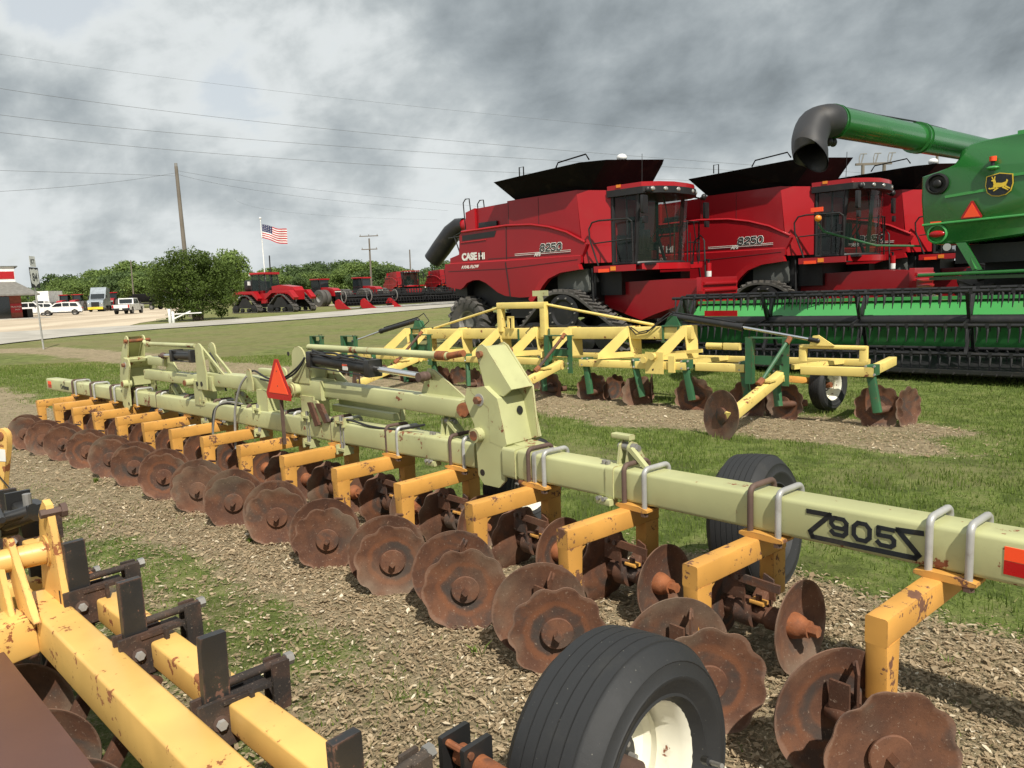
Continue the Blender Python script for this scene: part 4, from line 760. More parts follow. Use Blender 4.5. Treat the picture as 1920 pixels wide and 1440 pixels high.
# ------------------------------------------------------------------ wide green harvester header with reel
def header():
    rz = math.atan2(-.667, .745); T = thing('green_header', 'wide green draper header with black tined reel in front of the combines', 'header', (8.2, 12.05, 0), rz)
    xl, xr = -6.15, 6.0
    m = MB(); m.add([(xl, 1.05, 1.20), (xr, 1.05, 1.24), (xr, .62, .98), (xl, .62, .95), (xr, .80, .36), (xl, .80, .33), (xr, 1.12, .36), (xl, 1.12, .33)], [(0, 1, 2, 3), (3, 2, 4, 5), (5, 4, 6, 7), (7, 6, 1, 0), (0, 3, 5, 7), (1, 6, 4, 2)]); m.build('back_sheet', 'header_green', T)
    m = MB(); m.beam((xl, 1.02, 1.24), (xr, 1.02, 1.28), .12, .06); m.beam((xl, .62, .93), (xr, .62, .96), .05, .03); m.build('top_beam', 'header_green', T)
    m = MB(); m.add([(xl, -.45, .10), (xr, -.45, .12), (xr, .85, .34), (xl, .85, .31), (xl, -.45, .02), (xr, -.45, .03), (xr, .85, .2), (xl, .85, .18)], [(0, 1, 2, 3), (4, 0, 3, 7), (4, 5, 1, 0), (5, 6, 2, 1), (7, 6, 5, 4)]); m.build('draper_deck', 'black_plain', T)
    m = MB(); m.beam((xl, -.5, .08), (xr, -.5, .10), .10, .06)
    for x in np.arange(xl, xr, .2): m.beam((x, -.52, .08), (x, -.66, .06), .03, .03, w2=.008, h2=.01)
    m.build('cutter_bar', 'black_paint', T)
    c = np.array([0, -.05, .92]); m = MB(); m.cyl((xl+.1, c[1], .88), (xr, c[1], .93), .095, 0, 20); R = m.build('reel', 'black_plain', T)
    rb = .60
    for k in range(6):
        a = R_(60*k+64); oy, oz = c[1]+rb*math.cos(a), .90+rb*math.sin(a); m = MB(); m.cyl((xl+.12, oy, oz-.02), (xr, oy, oz+.03), .032, 0, 10)
        for i, x in enumerate(np.arange(xl+.2, xr, .145)):
            z = oz+.01+(x/12)*.05-.01; m.tube([(x, oy, z), (x+.008, oy-.03, z-.10), (x, oy-.05, z-.26)], [.026, .019, .007], 0, 5)
            if i % 2: m.box((x, oy, z), (.05, .07, .07))
        m.build('reel_bat', 'black_plain', R)
    for x in np.arange(xl+.35, xr, 1.72):
        m = MB()
        for k in range(6):
            a = R_(60*k+64); e = np.array([x, c[1]+rb*math.cos(a), .90+rb*math.sin(a)]); a2 = a+R_(34); s = np.array([x, c[1]+.10*math.cos(a2), .90+.10*math.sin(a2)]); m.beam(s, e, .07, .05, 0, 0, up=(1, 0, 0))
            a3 = a-R_(60)+R_(34); s3 = np.array([x, c[1]+.10*math.cos(a3), .90+.10*math.sin(a3)]); m.beam(s3, e+(s3-e)*.02, .035, .03, 0, 0, up=(1, 0, 0))
        m.build('reel_spider', 'black_plain', R)
    m = MB(); m.prism([(-.75, .05), (1.15, .10), (1.15, .75), (.55, 1.40), (.25, 1.42), (-.25, .75)], (xl, 0, 0), YA, ZA, .05)
    for y, z in ((.5, 1.2), (.3, 1.3), (.8, .9), (.1, 1.1), (.6, .7), (-.1, .8), (.3, .6), (.9, .5), (.0, .5)): m.cyl((xl-.03, y, z), (xl-.05, y, z), .022, 1, 8)
    m.build('end_shield', ['black_paint', 'galv'], T)
    m = MB(); m.box((xl+.75, .55, 1.02), (.75, .02, .12)); m.build('decal_panel', 'red_reflector', T)
header()
# ------------------------------------------------------------------ combines
def lathe_tyre(par, c, ax, R, w, lug=True, rimr=.42, rim='case_red', name='rear_tyre'):
    m = MB(); h = w/2; m.lathe([(rimr, -h*.7), ((R+rimr)/2, -h), (R-.08, -h*.9), (R-.05, -h*.6), (R-.05, h*.6), (R-.08, h*.9), ((R+rimr)/2, h), (rimr, h*.7)], c, ax, n=48, cap=False)
    ax = unit(ax); a = unit(np.cross(ax, ZA)); b = np.cross(ax, a); c = np.asarray(c, float)
    if lug:
        for k in range(38):
            t = 2*math.pi*k/38; s = 1 if k % 2 else -1; rad = lambda t: a*math.cos(t)+b*math.sin(t)
            P = [c+rad(t)*(R-.03)+ax*s*.01, c+rad(t+.10)*(R-.03)+ax*s*h*.55, c+rad(t+.2)*(R-.05)+ax*s*h*.98]
            for i in range(2): m.beam(P[i], P[i+1], .05, .075, 0, 0, up=rad(t+.05+.1*i))
            m.beam(P[2], c+rad(t+.24)*(R-.17)+ax*s*h*1.0, .05, .05, 0, 0, up=rad(t+.2))
    t_ = m.build(name, 'track_rubber', par, smooth=40); m = MB(); m.lathe([(rimr+.01, h*.72), (rimr-.03, h*.6), (rimr-.05, h*.15), (rimr*.5, h*.1), (rimr*.45, h*.4), (.001, h*.4)], c, ax, n=28, cap=False); m.build('rim', rim, t_); return t_
def track(par, poly, y0, y1, lugs=46, name='track'):
    P = [np.array(p) for p in poly]; n = len(P); Q = []                     # rounded closed loop
    for i in range(n):
        a, b, c = P[i-1], P[i], P[(i+1) % n]; r = min(np.linalg.norm(a-b), np.linalg.norm(c-b))*.42
        p0, p1 = b+unit(a-b)*r, b+unit(c-b)*r
        for t in np.linspace(0, 1, 5): Q.append((1-t)**2*p0+2*t*(1-t)*b+t*t*p1)
    Q = np.array(Q); cen = Q.mean(0); In = []; N = len(Q)
    for i in range(N):
        d = Q[(i+1) % N]-Q[i-1]; nn = unit((d[1], -d[0])); nn = nn if np.dot(nn, Q[i]-cen) > 0 else -nn; In.append((Q[i]-nn*.06, nn))
    V = []; m = MB()
    for q, (p, nn) in zip(Q, In): V += [(q[0], y0, q[1]), (q[0], y1, q[1]), (p[0], y1, p[1]), (p[0], y0, p[1])]
    F = [(i*4+j, i*4+(j+1) % 4, ((i+1) % N)*4+(j+1) % 4, ((i+1) % N)*4+j) for i in range(N) for j in range(4)]; m.add(V, F)
    seg = np.linalg.norm(np.roll(Q, -1, 0)-Q, axis=1); cum = np.concatenate([[0], np.cumsum(seg)]); tot = cum[-1]
    for k in range(lugs):
        s = tot*k/lugs; i = min(np.searchsorted(cum, s, 'right')-1, N-1); f = (s-cum[i])/seg[i]; p = Q[i]*(1-f)+Q[(i+1) % N]*f; d = unit(Q[(i+1) % N]-Q[i]); nn = In[i][1]; ym = (y0+y1)/2
        for s_, ya, yb in ((1, y0+.01, ym+.05), (-1, ym-.05, y1-.01)):
            off = .10 if s_ > 0 else -.10; o0 = np.array([p[0], ya, p[1]]); o1 = np.array([p[0], yb, p[1]]); dd = np.array([d[0], 0, d[1]]); u3 = np.array([nn[0], 0, nn[1]])
            if s_ > 0: m.beam(o0-dd*off+u3*.02, o1+u3*.02, .065, .085, 0, 0, up=u3)
            else: m.beam(o0+u3*.02+dd*.0, o1+dd*off+u3*.02, .065, .085, 0, 0, up=u3)
    return m.build(name, 'track_rubber', par, smooth=40)
def combine(name, label, loc, rz, far=False, num='8250'):
    T = thing(name, label, 'combine', loc, rz, None)
    W = 3.3; red, blk = 'case_red', 'black_plain'
    def sides(fn, nm, mat, pairs=True):
        m = MB(); fn(m, .0, 1); m.build(nm, mat, T)
        m = MB(); fn(m, W, -1); m.build(nm, mat, T)
    low = [(-.58, 2.50), (-.60, 2.30), (-.56, 1.84), (.02, 1.74), (.15, 1.80), (.30, 1.92), (.55, 1.99), (.80, 1.99), (1.05, 1.90), (1.28, 1.76), (1.5, 1.62), (1.77, 1.52), (2.3, 1.46), (2.72, 1.47), (2.92, 1.52), (3.05, 1.70), (3.3, 1.95), (3.73, 2.14), (4.3, 2.2), (4.4, 2.3), (4.4, 2.46), (1.82, 2.47)]
    sides(lambda m, y, s: m.prism(low, (0, y+.05*s, 0), XA, ZA, .10), 'side_panel', red)
    mid = [(-.40, 2.50), (1.82, 2.47), (4.4, 2.46), (4.55, 2.75), (3.93, 3.08), (3.36, 3.26), (2.76, 3.37), (1.87, 3.42), (.14, 3.38), (.04, 3.30), (-.02, 2.75), (-.40, 2.66)]
    def midp(m, y, s):
        m.prism(mid, (0, y+.12*s, 0), XA, ZA, .14)
    sides(midp, 'upper_panel', red)
    def crease(m, y, s):
        m.tube([(.14, y+.045*s, 3.385), (1.87, y+.045*s, 3.425), (2.76, y+.045*s, 3.375), (3.36, y+.045*s, 3.265), (3.93, y+.045*s, 3.09), (4.5, y+.06*s, 2.80)], .035, 0, 8); m.tube([(-.4, y+.04*s, 2.49), (1.8, y+.04*s, 2.475), (4.38, y+.04*s, 2.465)], .03, 0, 8); m.tube([(.10, y+.04*s, 3.08), (1.1, y+.04*s, 3.10)], .014, 0, 6)
    sides(crease, 'crease', 'case_red_bright')  # raised ridge in brighter red, so the crease's highlight is put into the colour
    def arch(m, y, s):
        P = [(2.70, 1.42), (2.9, 1.62), (3.1, 1.88), (3.35, 2.06), (3.75, 2.20), (4.38, 2.26)]; A = [(x, z) for x, z in P]; B = [(x+.10*(1 if i < 3 else .5), z-.13) for i, (x, z) in enumerate(P)][::-1]; m.prism(A+B, (0, y-.02*s, 0), XA, ZA, .16)
    sides(arch, 'fender', 'case_red_bright')
    m = MB(); m.tube([(1.98, -.004, 1.48), (1.84, -.004, 2.44)], .014, 0, 5); m.tube([(1.84, .045, 2.5), (1.87, .045, 3.40)], .012, 0, 5); m.tube([(-.45, -.004, 2.28), (1.8, -.004, 2.26), (4.3, -.004, 2.38)], .006, 0, 4); m.build('panel_seam', blk, T)
    m = MB(); m.prism([(.15, 3.13), (.15, 3.28), (1.50, 3.32), (1.42, 3.16)], (0, .048, 0), XA, ZA, .01); m.build('air_slot', blk, T)
    m = MB(); m.prism([(.45, 2.4), (.45, 4.03), (1.88, 4.08), (1.88, 2.4)], (0, W/2, 0), XA, ZA, W-.7); m.prism([(.10, 2.5), (.10, 3.95), (.47, 4.04), (.47, 2.5)], (0, W/2, 0), XA, ZA, W-.55, 1); m.box((.95, .32, 3.50), (.7, .08, .24), 2, ch=.03); m.build('engine_hood', [red, 'case_red_bright', blk], T)
    m = MB(); m.prism([(1.85, 2.4), (1.85, 4.09), (4.2, 4.12), (4.35, 2.4)], (0, W/2, 0), XA, ZA, W-.30); m.tube([(1.88, .155, 3.4), (1.88, .155, 4.06)], .012, 1, 6); m.tube([(2.95, .148, 3.35), (2.95, .148, 4.08)], .006, 1, 6); m.build('grain_tank', [red, blk], T)
    m = MB()
    for y0, y1 in ((.15, .62), (W-.15, W-.62)):
        m.add([(4.2, y0, 4.12), (5.0, y1, 4.06), (5.02, y1, 2.28), (4.40, y0, 2.28), (4.36, y0, 2.6)], [(0, 1, 2, 3, 4)] if y0 < 1 else [(4, 3, 2, 1, 0)])
    m.add([(4.2, .15, 4.12), (5.0, .62, 4.06), (5.0, W-.62, 4.06), (4.2, W-.15, 4.12)], [(0, 1, 2, 3)]); m.add([(5.0, .62, 4.06), (5.02, .62, 2.28), (5.02, W-.62, 2.28), (5.0, W-.62, 4.06)], [(0, 1, 2, 3)]); m.build('front_panel', 'case_red_bright', T)
    # grain tank covers
    B = [(2.0, .35, 4.1), (4.5, .35, 4.12), (4.5, W-.35, 4.12), (2.0, W-.35, 4.1)]; Tt = [(1.62, -.12, 4.60), (2.9, -.27, 4.63), (4.6, -.24, 4.71), (5.1, .2, 4.75), (5.25, W-.6, 4.98), (4.85, W, 4.96), (2.2, W+.1, 4.78), (1.55, W-.3, 4.66)]
    m = MB(); V = B+Tt; F = [(0, 1, 6, 5, 4), (1, 2, 8, 7), (1, 7, 6), (2, 3, 11, 10, 9), (2, 9, 8), (3, 0, 4, 11)]; m.add(V, F); m.add([(x+(.03 if x < 3 else -.03), y+(.03 if y < 1.5 else -.03), z-.0) for x, y, z in V], [f[::-1] for f in F])
    m.add([(2.0, .35, 4.12), (4.5, .35, 4.12), (4.5, W-.35, 4.12), (2.0, W-.35, 4.12)], [(0, 1, 2, 3)])
    m.tube([(2.35, .3, 4.70), (2.35, .3, 4.95), (2.2, .3, 4.95), (2.2, .3, 4.72)], .018, 0, 6); m.tube([(3.2, .6, 4.8), (3.3, .6, 4.96), (4.2, .6, 5.05), (4.3, .6, 4.9)], .02, 0, 6); m.build('tank_cover', 'cover_black', T, smooth=0)
    m = MB(); m.ball((4.7, 1.5, 4.98), (.14, .14, .10), 0, 8); m.build('antenna_dome', 'clean_white', T)
    # chassis
    m = MB(); m.box((2.2, W/2, 1.75), (4.6, W-1.0, 1.1)); m.box((.1, W/2, .85), (.25, W-.9, .25)); m.box((3.9, W/2, 1.15), (.5, W-.8, .5)); m.box((4.7, W/2, 1.9), (.9, W-1.4, .9)); m.box((-.2, W/2, 2.0), (.5, W-.5, .9)); m.box((2.4, .35, 1.15), (1.2, .3, .5)); m.tube([(4.6, .2, 2.15), (4.62, .2, 1.3), (4.7, .25, .9)], .03, 0, 6); m.build('chassis', blk, T)
    m = MB(); m.box((3.85, .42, 1.85), (1.0, .1, .62), 0, ch=.06); m.box((3.85, W-.42, 1.85), (1.0, .1, .62), 0, ch=.06); m.build('fuel_tank', 'metal_sheet_grey', T)
    for y in (.36, W-.36): lathe_tyre(T, (.1, y, .75), (0, -1 if y < 1 else 1, 0), .78, .56, rimr=.36, rim='steel')
    for y0, y1 in ((-.1, .55), (W-.55, W+.1)):
        tr = track(T, [(2.25, .05), (2.3, .60), (3.35, 1.60), (4.15, 1.58), (5.55, .62), (5.6, .05)], y0, y1, lugs=48)
        ys = y0+.05 if y0 < 1 else y1-.05; sg = -1 if y0 < 1 else 1; m = MB()
        m.lathe([(.48, 0), (.48, .05), (.36, .06), (.30, .02), (.001, .03)], (3.85, ys, 1.03), (0, sg, 0), n=26); 
        for x, r in ((2.72, .34), (5.12, .34), (3.45, .2), (4.05, .2), (4.6, .2)): m.lathe([(r, -.25), (r, .0), (r*.6, .02), (.001, .05)], (x, ys, .10+r), (0, sg, 0), n=20)
        for k in range(10): a = k*.628; m.cyl((3.85+.40*math.cos(a), ys+sg*.06, 1.03+.40*math.sin(a)), (3.85+.40*math.cos(a), ys+sg*.09, 1.03+.40*math.sin(a)), .022, 1, 6)
        m.prism([(2.7, .35), (5.1, .35), (4.1, .95), (3.5, .95)], (0, ys-sg*.08, 0), XA, ZA, .08); m.build('track_wheels', [blk, 'steel'], tr)
    # cab
    cz0, cz1 = 2.22, 4.08; cb = [(5.0, .60), (5.78, .56), (6.08, .85), (6.27, 1.25), (6.31, 1.65), (6.27, 2.05), (6.08, 2.45), (5.78, 2.74), (5.0, 2.70)]
    m = MB(); n = len(cb); base_ = [(x-(.12 if x > 5.5 else 0), y, cz0) for x, y in cb]; top = [(x, y, cz1-.12) for x, y in cb]
    m.add(base_+top, [(i, (i+1) % n, n+(i+1) % n, n+i) for i in range(n-1)]); m.build('cab_glass', 'cab_glass', T, smooth=20)
    m = MB()
    for i in (0, 1, 7, 8): m.tube([base_[i], top[i]], .055, 0, 8)
    m.tube([(5.40, .60, cz0), (5.40, .60, cz1-.1)], .03, 0, 6); m.tube([base_[i] for i in range(n)], .05, 0, 6); m.tube([top[i] for i in range(n)], .07, 0, 6); m.tube([(6.1, 1.2, 3.85), (6.12, 1.45, 3.0), (6.1, 1.5, 2.6)], .015, 0, 5); m.build('cab_frame', blk, T)
    m = MB(); m.prism([(x+(.14 if x > 5.5 else -.1), y+(.10 if y > 1.5 else -.10)) for x, y in cb], (0, 0, cz1+.01), XA, YA, .12); m.build('cab_roof', 'case_red_bright', T)
    m = MB(); m.prism([(x+(.18 if x > 5.5 else -.1), y+(.12 if y > 1.5 else -.12)) for x, y in cb], (0, 0, cz1-.12), XA, YA, .16)
    for k, (x, y) in enumerate(((6.16, .62), (6.34, .92), (6.46, 1.3), (6.46, 2.0), (6.34, 2.38), (6.16, 2.68))): m.ball((x-.02, y, cz1-.11), (.05, .10, .06), 1, 6)
    m.build('light_bar', [blk, 'lamp_glass'], T)
    m = MB(); m.box((5.25, .50, cz1+.04), (.12, .07, .07)); m.build('marker_lamp', 'amber', T)
    m = MB(); m.box((5.35, 1.5, 2.65), (.5, .55, .18), 0, ch=.05); m.box((5.12, 1.5, 3.05), (.16, .5, .75), 0, ch=.06); m.box((5.5, 1.05, 2.8), (.5, .14, .5), 0, ch=.03); m.tube([(5.95, 1.5, 2.25), (5.75, 1.5, 2.85)], .04, 0, 8); m.tube(arc((5.72, 1.5, 2.9), .2, 0, 360, 16, YA, (0.5, 0, .86)), .018, 0, 6); m.box((5.04, 1.5, 2.6), (.05, 1.6, .7)); m.box((5.6, .80, 2.75), (.3, .1, .6), 0); m.build('operator_seat', 'cover_black', T)
    m = MB(); m.box((5.55, 1.65, 2.20), (1.1, 2.1, .06)); m.build('cab_floor', blk, T)
    m = MB(); m.beam((4.72, .13, 2.11), (5.92, .13, 2.11), .06, .15); m.prism([(x+.06, y) for x, y in cb[1:8]]+[(5.6, 2.3), (5.6, .7)], (0, 0, 2.13), XA, YA, .15); m.beam((5.95, 2.70, 2.15), (5.95, 3.45, 2.17), .08, .16); m.build('cab_skirt', 'case_red_bright', T, smooth=20)
    m = MB(); m.box((5.3, .45, 2.05), (1.2, .6, .03)); m.box((5.5, 2.85, 2.08), (.9, .9, .03)); m.box((5.4, 2.9, 1.75), (.7, .5, .5)); m.build('platform', blk, T)
    m = MB(); m.box((5.02, .095, 2.07), (.32, .01, .08)); m.build('reflector', 'orange_reflector', T); m = MB(); m.box((5.3, .095, 2.11), (.15, .01, .10)); m.build('reflector', 'amber', T)
    m = MB(); m.tube([(4.85, .12, 2.2), (4.62, .10, 2.85), (4.60, .10, 3.12), (4.70, .10, 3.27), (4.9, .10, 3.30), (5.75, .10, 3.28), (5.85, .12, 3.2)], .022, 0, 8); m.tube([(4.72, .10, 2.75), (5.85, .10, 2.8)], .018, 0, 6); m.tube([(5.85, .12, 3.2), (5.87, .12, 2.2)], .016, 0, 6); m.tube([(5.3, .1, 3.28), (5.3, .1, 2.2)], .014, 0, 6); m.build('handrail', 'black_paint', T)
    m = MB()
    for x in (5.95, 5.2): m.tube([(x, 3.3, 2.2), (x, 3.3, 3.3)], .02, 0, 6)
    m.tube([(5.2, 3.3, 3.3), (5.95, 3.3, 3.3), (6.0, 2.55, 3.3), (6.0, 2.55, 2.2)], .02, 0, 6); m.tube([(5.95, 3.3, 2.75), (6.0, 2.6, 2.75)], .016, 0, 6); m.tube([(6.1, 3.4, 1.3), (6.05, 3.4, 2.8), (5.95, 3.4, 2.95), (5.75, 3.4, 2.8), (5.7, 3.4, 2.2)], .022, 0, 6); m.tube([(6.0, 2.9, 3.3), (6.0, 3.15, 2.2)], .016, 0, 6); m.tube([(6.0, 2.7, 3.0), (6.0, 2.75, 2.2)], .016, 0, 6); m.build('ladder_rail', 'black_paint', T)
    for y, s in ((.40, -1), (3.0, 1)):
        m = MB(); m.tube([(6.0, y+.25*-s, 3.93), (6.1, y, 3.9), (6.15, y+.22*s, 3.86)], .022, 0, 6); m.box((6.18, y+.25*s, 3.58), (.07, .22, .42), 0, ch=.03); m.box((6.2, y+.25*s, 3.22), (.06, .18, .16), 0, ch=.02); m.ball((6.2, y+.1*s, 3.92), (.07, .09, .09), 0, 6); m.build('mirror', blk, T)
    # feeder house
    m = MB(); m.prism([(4.35, 1.75), (4.35, 1.30), (4.7, 1.1), (5.6, .80), (6.0, .95), (6.9, 1.22), (7.3, 1.25), (7.3, 1.75), (6.5, 1.80)], (0, 1.5, 0), XA, ZA, 1.25); m.build('feeder_house', red, T)
    m = MB()
    m.box((7.35, 1.55, 1.50), (.12, 1.9, .62), 0, ch=.02)
    for z in (1.35, 1.50, 1.66): m.beam((7.43, .68, z), (7.43, 2.42, z), .06, .07, 0, .015)
    m.beam((7.42, .60, 1.50), (7.42, .62, 1.1), .10, .12, up=(0, 1, 0)); m.build('faceplate', 'case_red_bright', T)
    m = MB(); m.cyl((6.15, 3.45, 1.85), (6.15, 3.45, 2.2), .075, 0, 14); m.cyl((6.15, 3.45, 1.83), (6.15, 3.45, 1.98), .077, 1, 14); m.cyl((6.15, 3.45, 2.2), (6.15, 3.45, 2.28), .03, 2, 8); m.box((6.15, 3.40, 2.29), (.05, .14, .03), 2); m.build('fire_extinguisher', ['case_red_bright', 'clean_white', 'black_plain'], T)
    m = MB(); m.cyl((3.2, 3.25, 3.75), (-2.6, 2.65, 3.85), .22, 0, 20); m.build('unloading_auger', 'case_red_bright', T)
    m = MB(); P = [(-2.35, 2.67, 3.88), (-2.6, 2.65, 3.86), (-2.9, 2.60, 3.66), (-3.35, 2.52, 3.2), (-3.75, 2.42, 2.78)]; m.tube(P, [.24, .29, .33, .34, .32], 0, 20, cap=False); m.tube([P[4], P[3], P[2]], [.30, .30, .27], 0, 20, cap=False); m.build('auger_spout', 'spout_black', T, smooth=60)
    m = MB(); m.tube([(-.1, 1.0, 2.5), (-1.0, 1.0, 3.3)], .02, 0, 6); m.tube([(-.4, .6, 2.5), (-.75, .6, 3.35), (-.2, .6, 3.5)], .02, 0, 6); m.tube([(-1.0, .6, 3.3), (.1, .6, 3.35)], .02, 0, 6)
    for y in (.4, 1.0): m.tube([(-.05, y, 3.5), (-.1, y, 4.25), (.0, y, 4.35), (.15, y, 4.35), (.2, y, 3.9)], .018, 0, 6)
    m.build('rear_rail', 'black_paint', T)
    if far: return T
    fr = (R_(90), 0, 0)
    for s_, dx in (('decal_black', 0), ('decal_white', .0)):
        pass
    digits('number_outline', num, T, (3.40, .040, 2.66), .13, .17, .055, .062, 'decal_white', shear=.15); digits('number', num, T, (3.40, .032, 2.66), .13, .17, .055, .034, 'decal_black', shear=.15)
    text('lettering', 'CASE', .27, T, (.40, .045, 2.66), fr, 'decal_white', ext=.004, sx=.95, bold=.014)
    m = MB()
    for x in (.80, .94): m.box((x, .04, 2.66), (.035, .01, .19))
    m.box((.87, .04, 2.66), (.15, .01, .035)); m.box((.87, .038, 2.68), (.035, .01, .26), 1); m.box((1.0, .04, 2.66), (.035, .01, .19)); m.build('emblem', ['decal_white', 'decal_black'], T)
    text('lettering', 'AXIAL-FLOW', .13, T, (.45, -.003, 2.37), fr, 'decal_white', ext=.003, sx=.9, shear=.3, bold=.001)
    m = MB()
    for z, c_ in ((2.56, 0), (2.60, 1), (2.64, 1)): m.box((3.1 if c_ else 2.6, .045, z), (1.9 if c_ else 2.9, .006, .012), 1 if c_ else 0)
    m.build('stripe', ['decal_black', 'decal_white'], T); text('lettering', 'AFS', .13, T, (2.95, .035, 2.58), fr, 'decal_white', ext=.003, shear=.2, bold=.003)
    m = MB(); m.tube([(5.6, 1.0, 4.0), (5.62, 1.0, 4.9)], .008, 0, 4); m.build('antenna', blk, T); return T
RZC = math.atan2(-.667, .745)
c1 = combine('red_combine', 'big red combine with black tank covers nearest the road, black spout at its left end', (-1.42, 22, G(22)*0), RZC)
c2 = dup(c1); c2.location = (4.15, 23.1, .03); c2['label'] = 'red combine in the middle of the row, partly behind the green auger spout'
c3 = dup(c1); c3.location = (8.5, 25.2, .05); c3['label'] = 'red combine at the right end of the row, half hidden by the green combine'
for c in (c1, c2, c3): c['group'] = 'red combines parked in a row'
def green_combine():
    X = np.array([.66, -.75, 0])/np.hypot(.66, .75); rz = math.atan2(X[1], X[0]); T = thing('green_combine', 'green combine seen from behind with long unloading auger, leaping deer emblem and orange triangle', 'combine', (7.87, 14.25, -.24), rz); T.scale = (1.14, 1.14, 1.14)
    out = [(-.08, 3.29), (-.08, 2.9), (-.03, 2.43), (.04, 2.24), (.15, 2.17), (.6, 2.17), (1.41, 2.24), (2.6, 2.26), (2.75, 2.4), (2.75, 3.2), (2.55, 3.75), (1.35, 3.76), (.78, 3.73), (.62, 3.70), (.50, 3.62), (.46, 3.50), (.40, 3.42), (.30, 3.38), (.15, 3.34)]
    m = MB(); n = len(out)
    def ring(y, s, cx=1.3, cz=2.9): return [((x-cx)*s+cx, y, (z-cz)*s+cz) for x, z in out]
    Rg = [ring(0, .965), ring(.03, .99), ring(.12, 1.0), ring(1.4, 1.0), ring(3.6, 1.04)]; V = [p for r in Rg for p in r]
    F = [(i*n+k, i*n+(k+1) % n, (i+1)*n+(k+1) % n, (i+1)*n+k) for i in range(4) for k in range(n)]+[tuple(range(n))[::-1]]; m.add(V, F); m.build('rear_hood', 'deere_green', T, smooth=50)
    m = MB(); m.beam((-.02, -.02, 2.50), (2.7, -.03, 2.56), .05, .035, 0, .01); m.prism([(.3, 2.90), (1.0, 2.95), (1.1, 3.12), (2.6, 3.15), (2.6, 3.19), (1.05, 3.16), (.95, 2.99), (.3, 2.94)], (0, -.01, 0), XA, ZA, .03); m.build('crease', 'header_green', T, smooth=20)
    m = MB(); m.lathe([(.17, -.02), (.17, .05), (.14, .06), (.12, .01), (.001, .0)], (.18, -.0, 3.14), (0, -1, 0), n=28); m.ball((.18, -.04, 3.14), (.07, .03, .07), 0, 8); m.build('air_inlet', 'black_plain', T)
    m = MB(); m.prism([(-.14, 0), (.14, 0), (.15, .025), (.015, .27), (-.015, .27), (-.15, .025)], (.70, -.03, 2.545), XA, ZA, .01); s = m.build('slow_vehicle_triangle', 'red_reflector', T); m = MB(); m.prism([(-.118, .02), (.118, .02), (0, .24)], (.70, -.038, 2.545), XA, ZA, .008); m.build('triangle_centre', 'orange_reflector', s)
    m = MB(); m.box((.18, -.03, 2.515), (.16, .01, .055)); m.build('reflector', 'orange_reflector', T); m = MB(); m.ball((.2, -.02, 2.34), (.12, .03, .055), 0, 8); m.build('tail_lamp', 'red_reflector', T); m = MB(); m.lathe([(.155, 0), (.155, .02), (.13, .03), (.125, 0)], (.2, -.0, 2.34), (0, -1, 0), n=24, cap=False); m.build('lamp_surround', 'header_green', T)
    m = MB(); m.cyl((.97, -.06, 3.38), (.97, -.06, 3.45), .05, 0, 14); m.cyl((.97, -.06, 3.30), (.97, -.06, 3.38), .028, 1, 10); m.ball((.97, -.06, 3.28), (.09, .06, .03), 2, 8); m.build('beacon', ['orange_reflector', 'black_plain', 'header_green'], T)
    # leaping deer badge
    bd = [(-.165, .13), (.0, .165), (.165, .13), (.175, -.0), (.15, -.10), (.09, -.15), (.0, -.165), (-.09, -.15), (-.15, -.10), (-.175, 0)]
    m = MB(); m.prism([(x*1.08, z*1.08) for x, z in bd], (1.06, -.028, 3.02), XA, ZA, .008, 0); m.prism(bd, (1.06, -.036, 3.02), XA, ZA, .008, 1); B_ = m.build('badge', ['decal_yellow', 'decal_black'], T)
    m = MB(); o = (1.06, -.044, 3.02); deer = [[(-.07, .01), (-.03, .03), (.04, .02), (.09, .035), (.10, .07), (.12, .05), (.105, .01), (.09, -.03), (.03, -.04), (-.05, -.04), (-.08, -.02)], [(-.07, .0), (-.04, .03), (-.055, .08), (-.06, .095), (-.105, .075), (-.10, .06), (-.08, .055)], [(-.07, .09), (-.062, .13), (-.052, .13), (-.055, .09)], [(-.09, .09), (-.105, .125), (-.095, .13), (-.078, .09)], [(-.06, -.03), (-.12, -.045), (-.13, -.03), (-.14, -.05), (-.12, -.06), (-.05, -.055)], [(-.03, -.04), (-.075, -.085), (-.065, -.095), (-.0, -.055)], [(.06, -.03), (.13, -.09), (.125, -.10), (.04, -.05)], [(.09, -.02), (.15, -.065), (.148, -.08), (.08, -.045)]]
    for p in deer: m.prism(p, o, XA, ZA, .006)
    m.build('leaping_deer', 'decal_yellow', B_)
    m = MB(); m.box((1.42, .3, 3.98), (.14, .1, .5), 0, ch=.01); m.box((1.58, .35, 3.96), (.2, .08, .46), 1); m.box((1.55, .3, 3.77), (.6, .5, .05), 0); m.build('screen_post', ['header_green', 'white_paint'], T)
    m = MB(); m.box((1.5, 2.9, 1.45), (2.0, 3.0, 1.45)); m.box((1.5, 1.0, 2.0), (2.3, 1.2, .3)); m.build('chassis', 'black_plain', T)
    m = MB(); m.beam((.58, .1, 2.16), (.78, .0, 1.74), .08, .06); m.prism([(.48, 2.18), (.62, 2.18), (.86, 1.74), (.74, 1.72)], (0, .02, 0), XA, ZA, .05); m.beam((.02, -.1, 1.685), (2.8, -.1, 1.71), .35, .05, 0, .01); m.box((1.4, .5, 1.62), (2.6, 1.0, .05)); m.build('residue_deck', 'deere_green', T)
    m = MB(); m.cyl((.36, -.03, 2.12), (.36, -.01, 2.12), .06, 0, 14); m.build('work_lamp', 'lamp_glass', T)
    for x in (.35, 2.55): lathe_tyre(T, (x, 2.0, .99), (-1 if x < 1 else 1, 0, 0), .80, .6, rimr=.4, rim='decal_yellow')
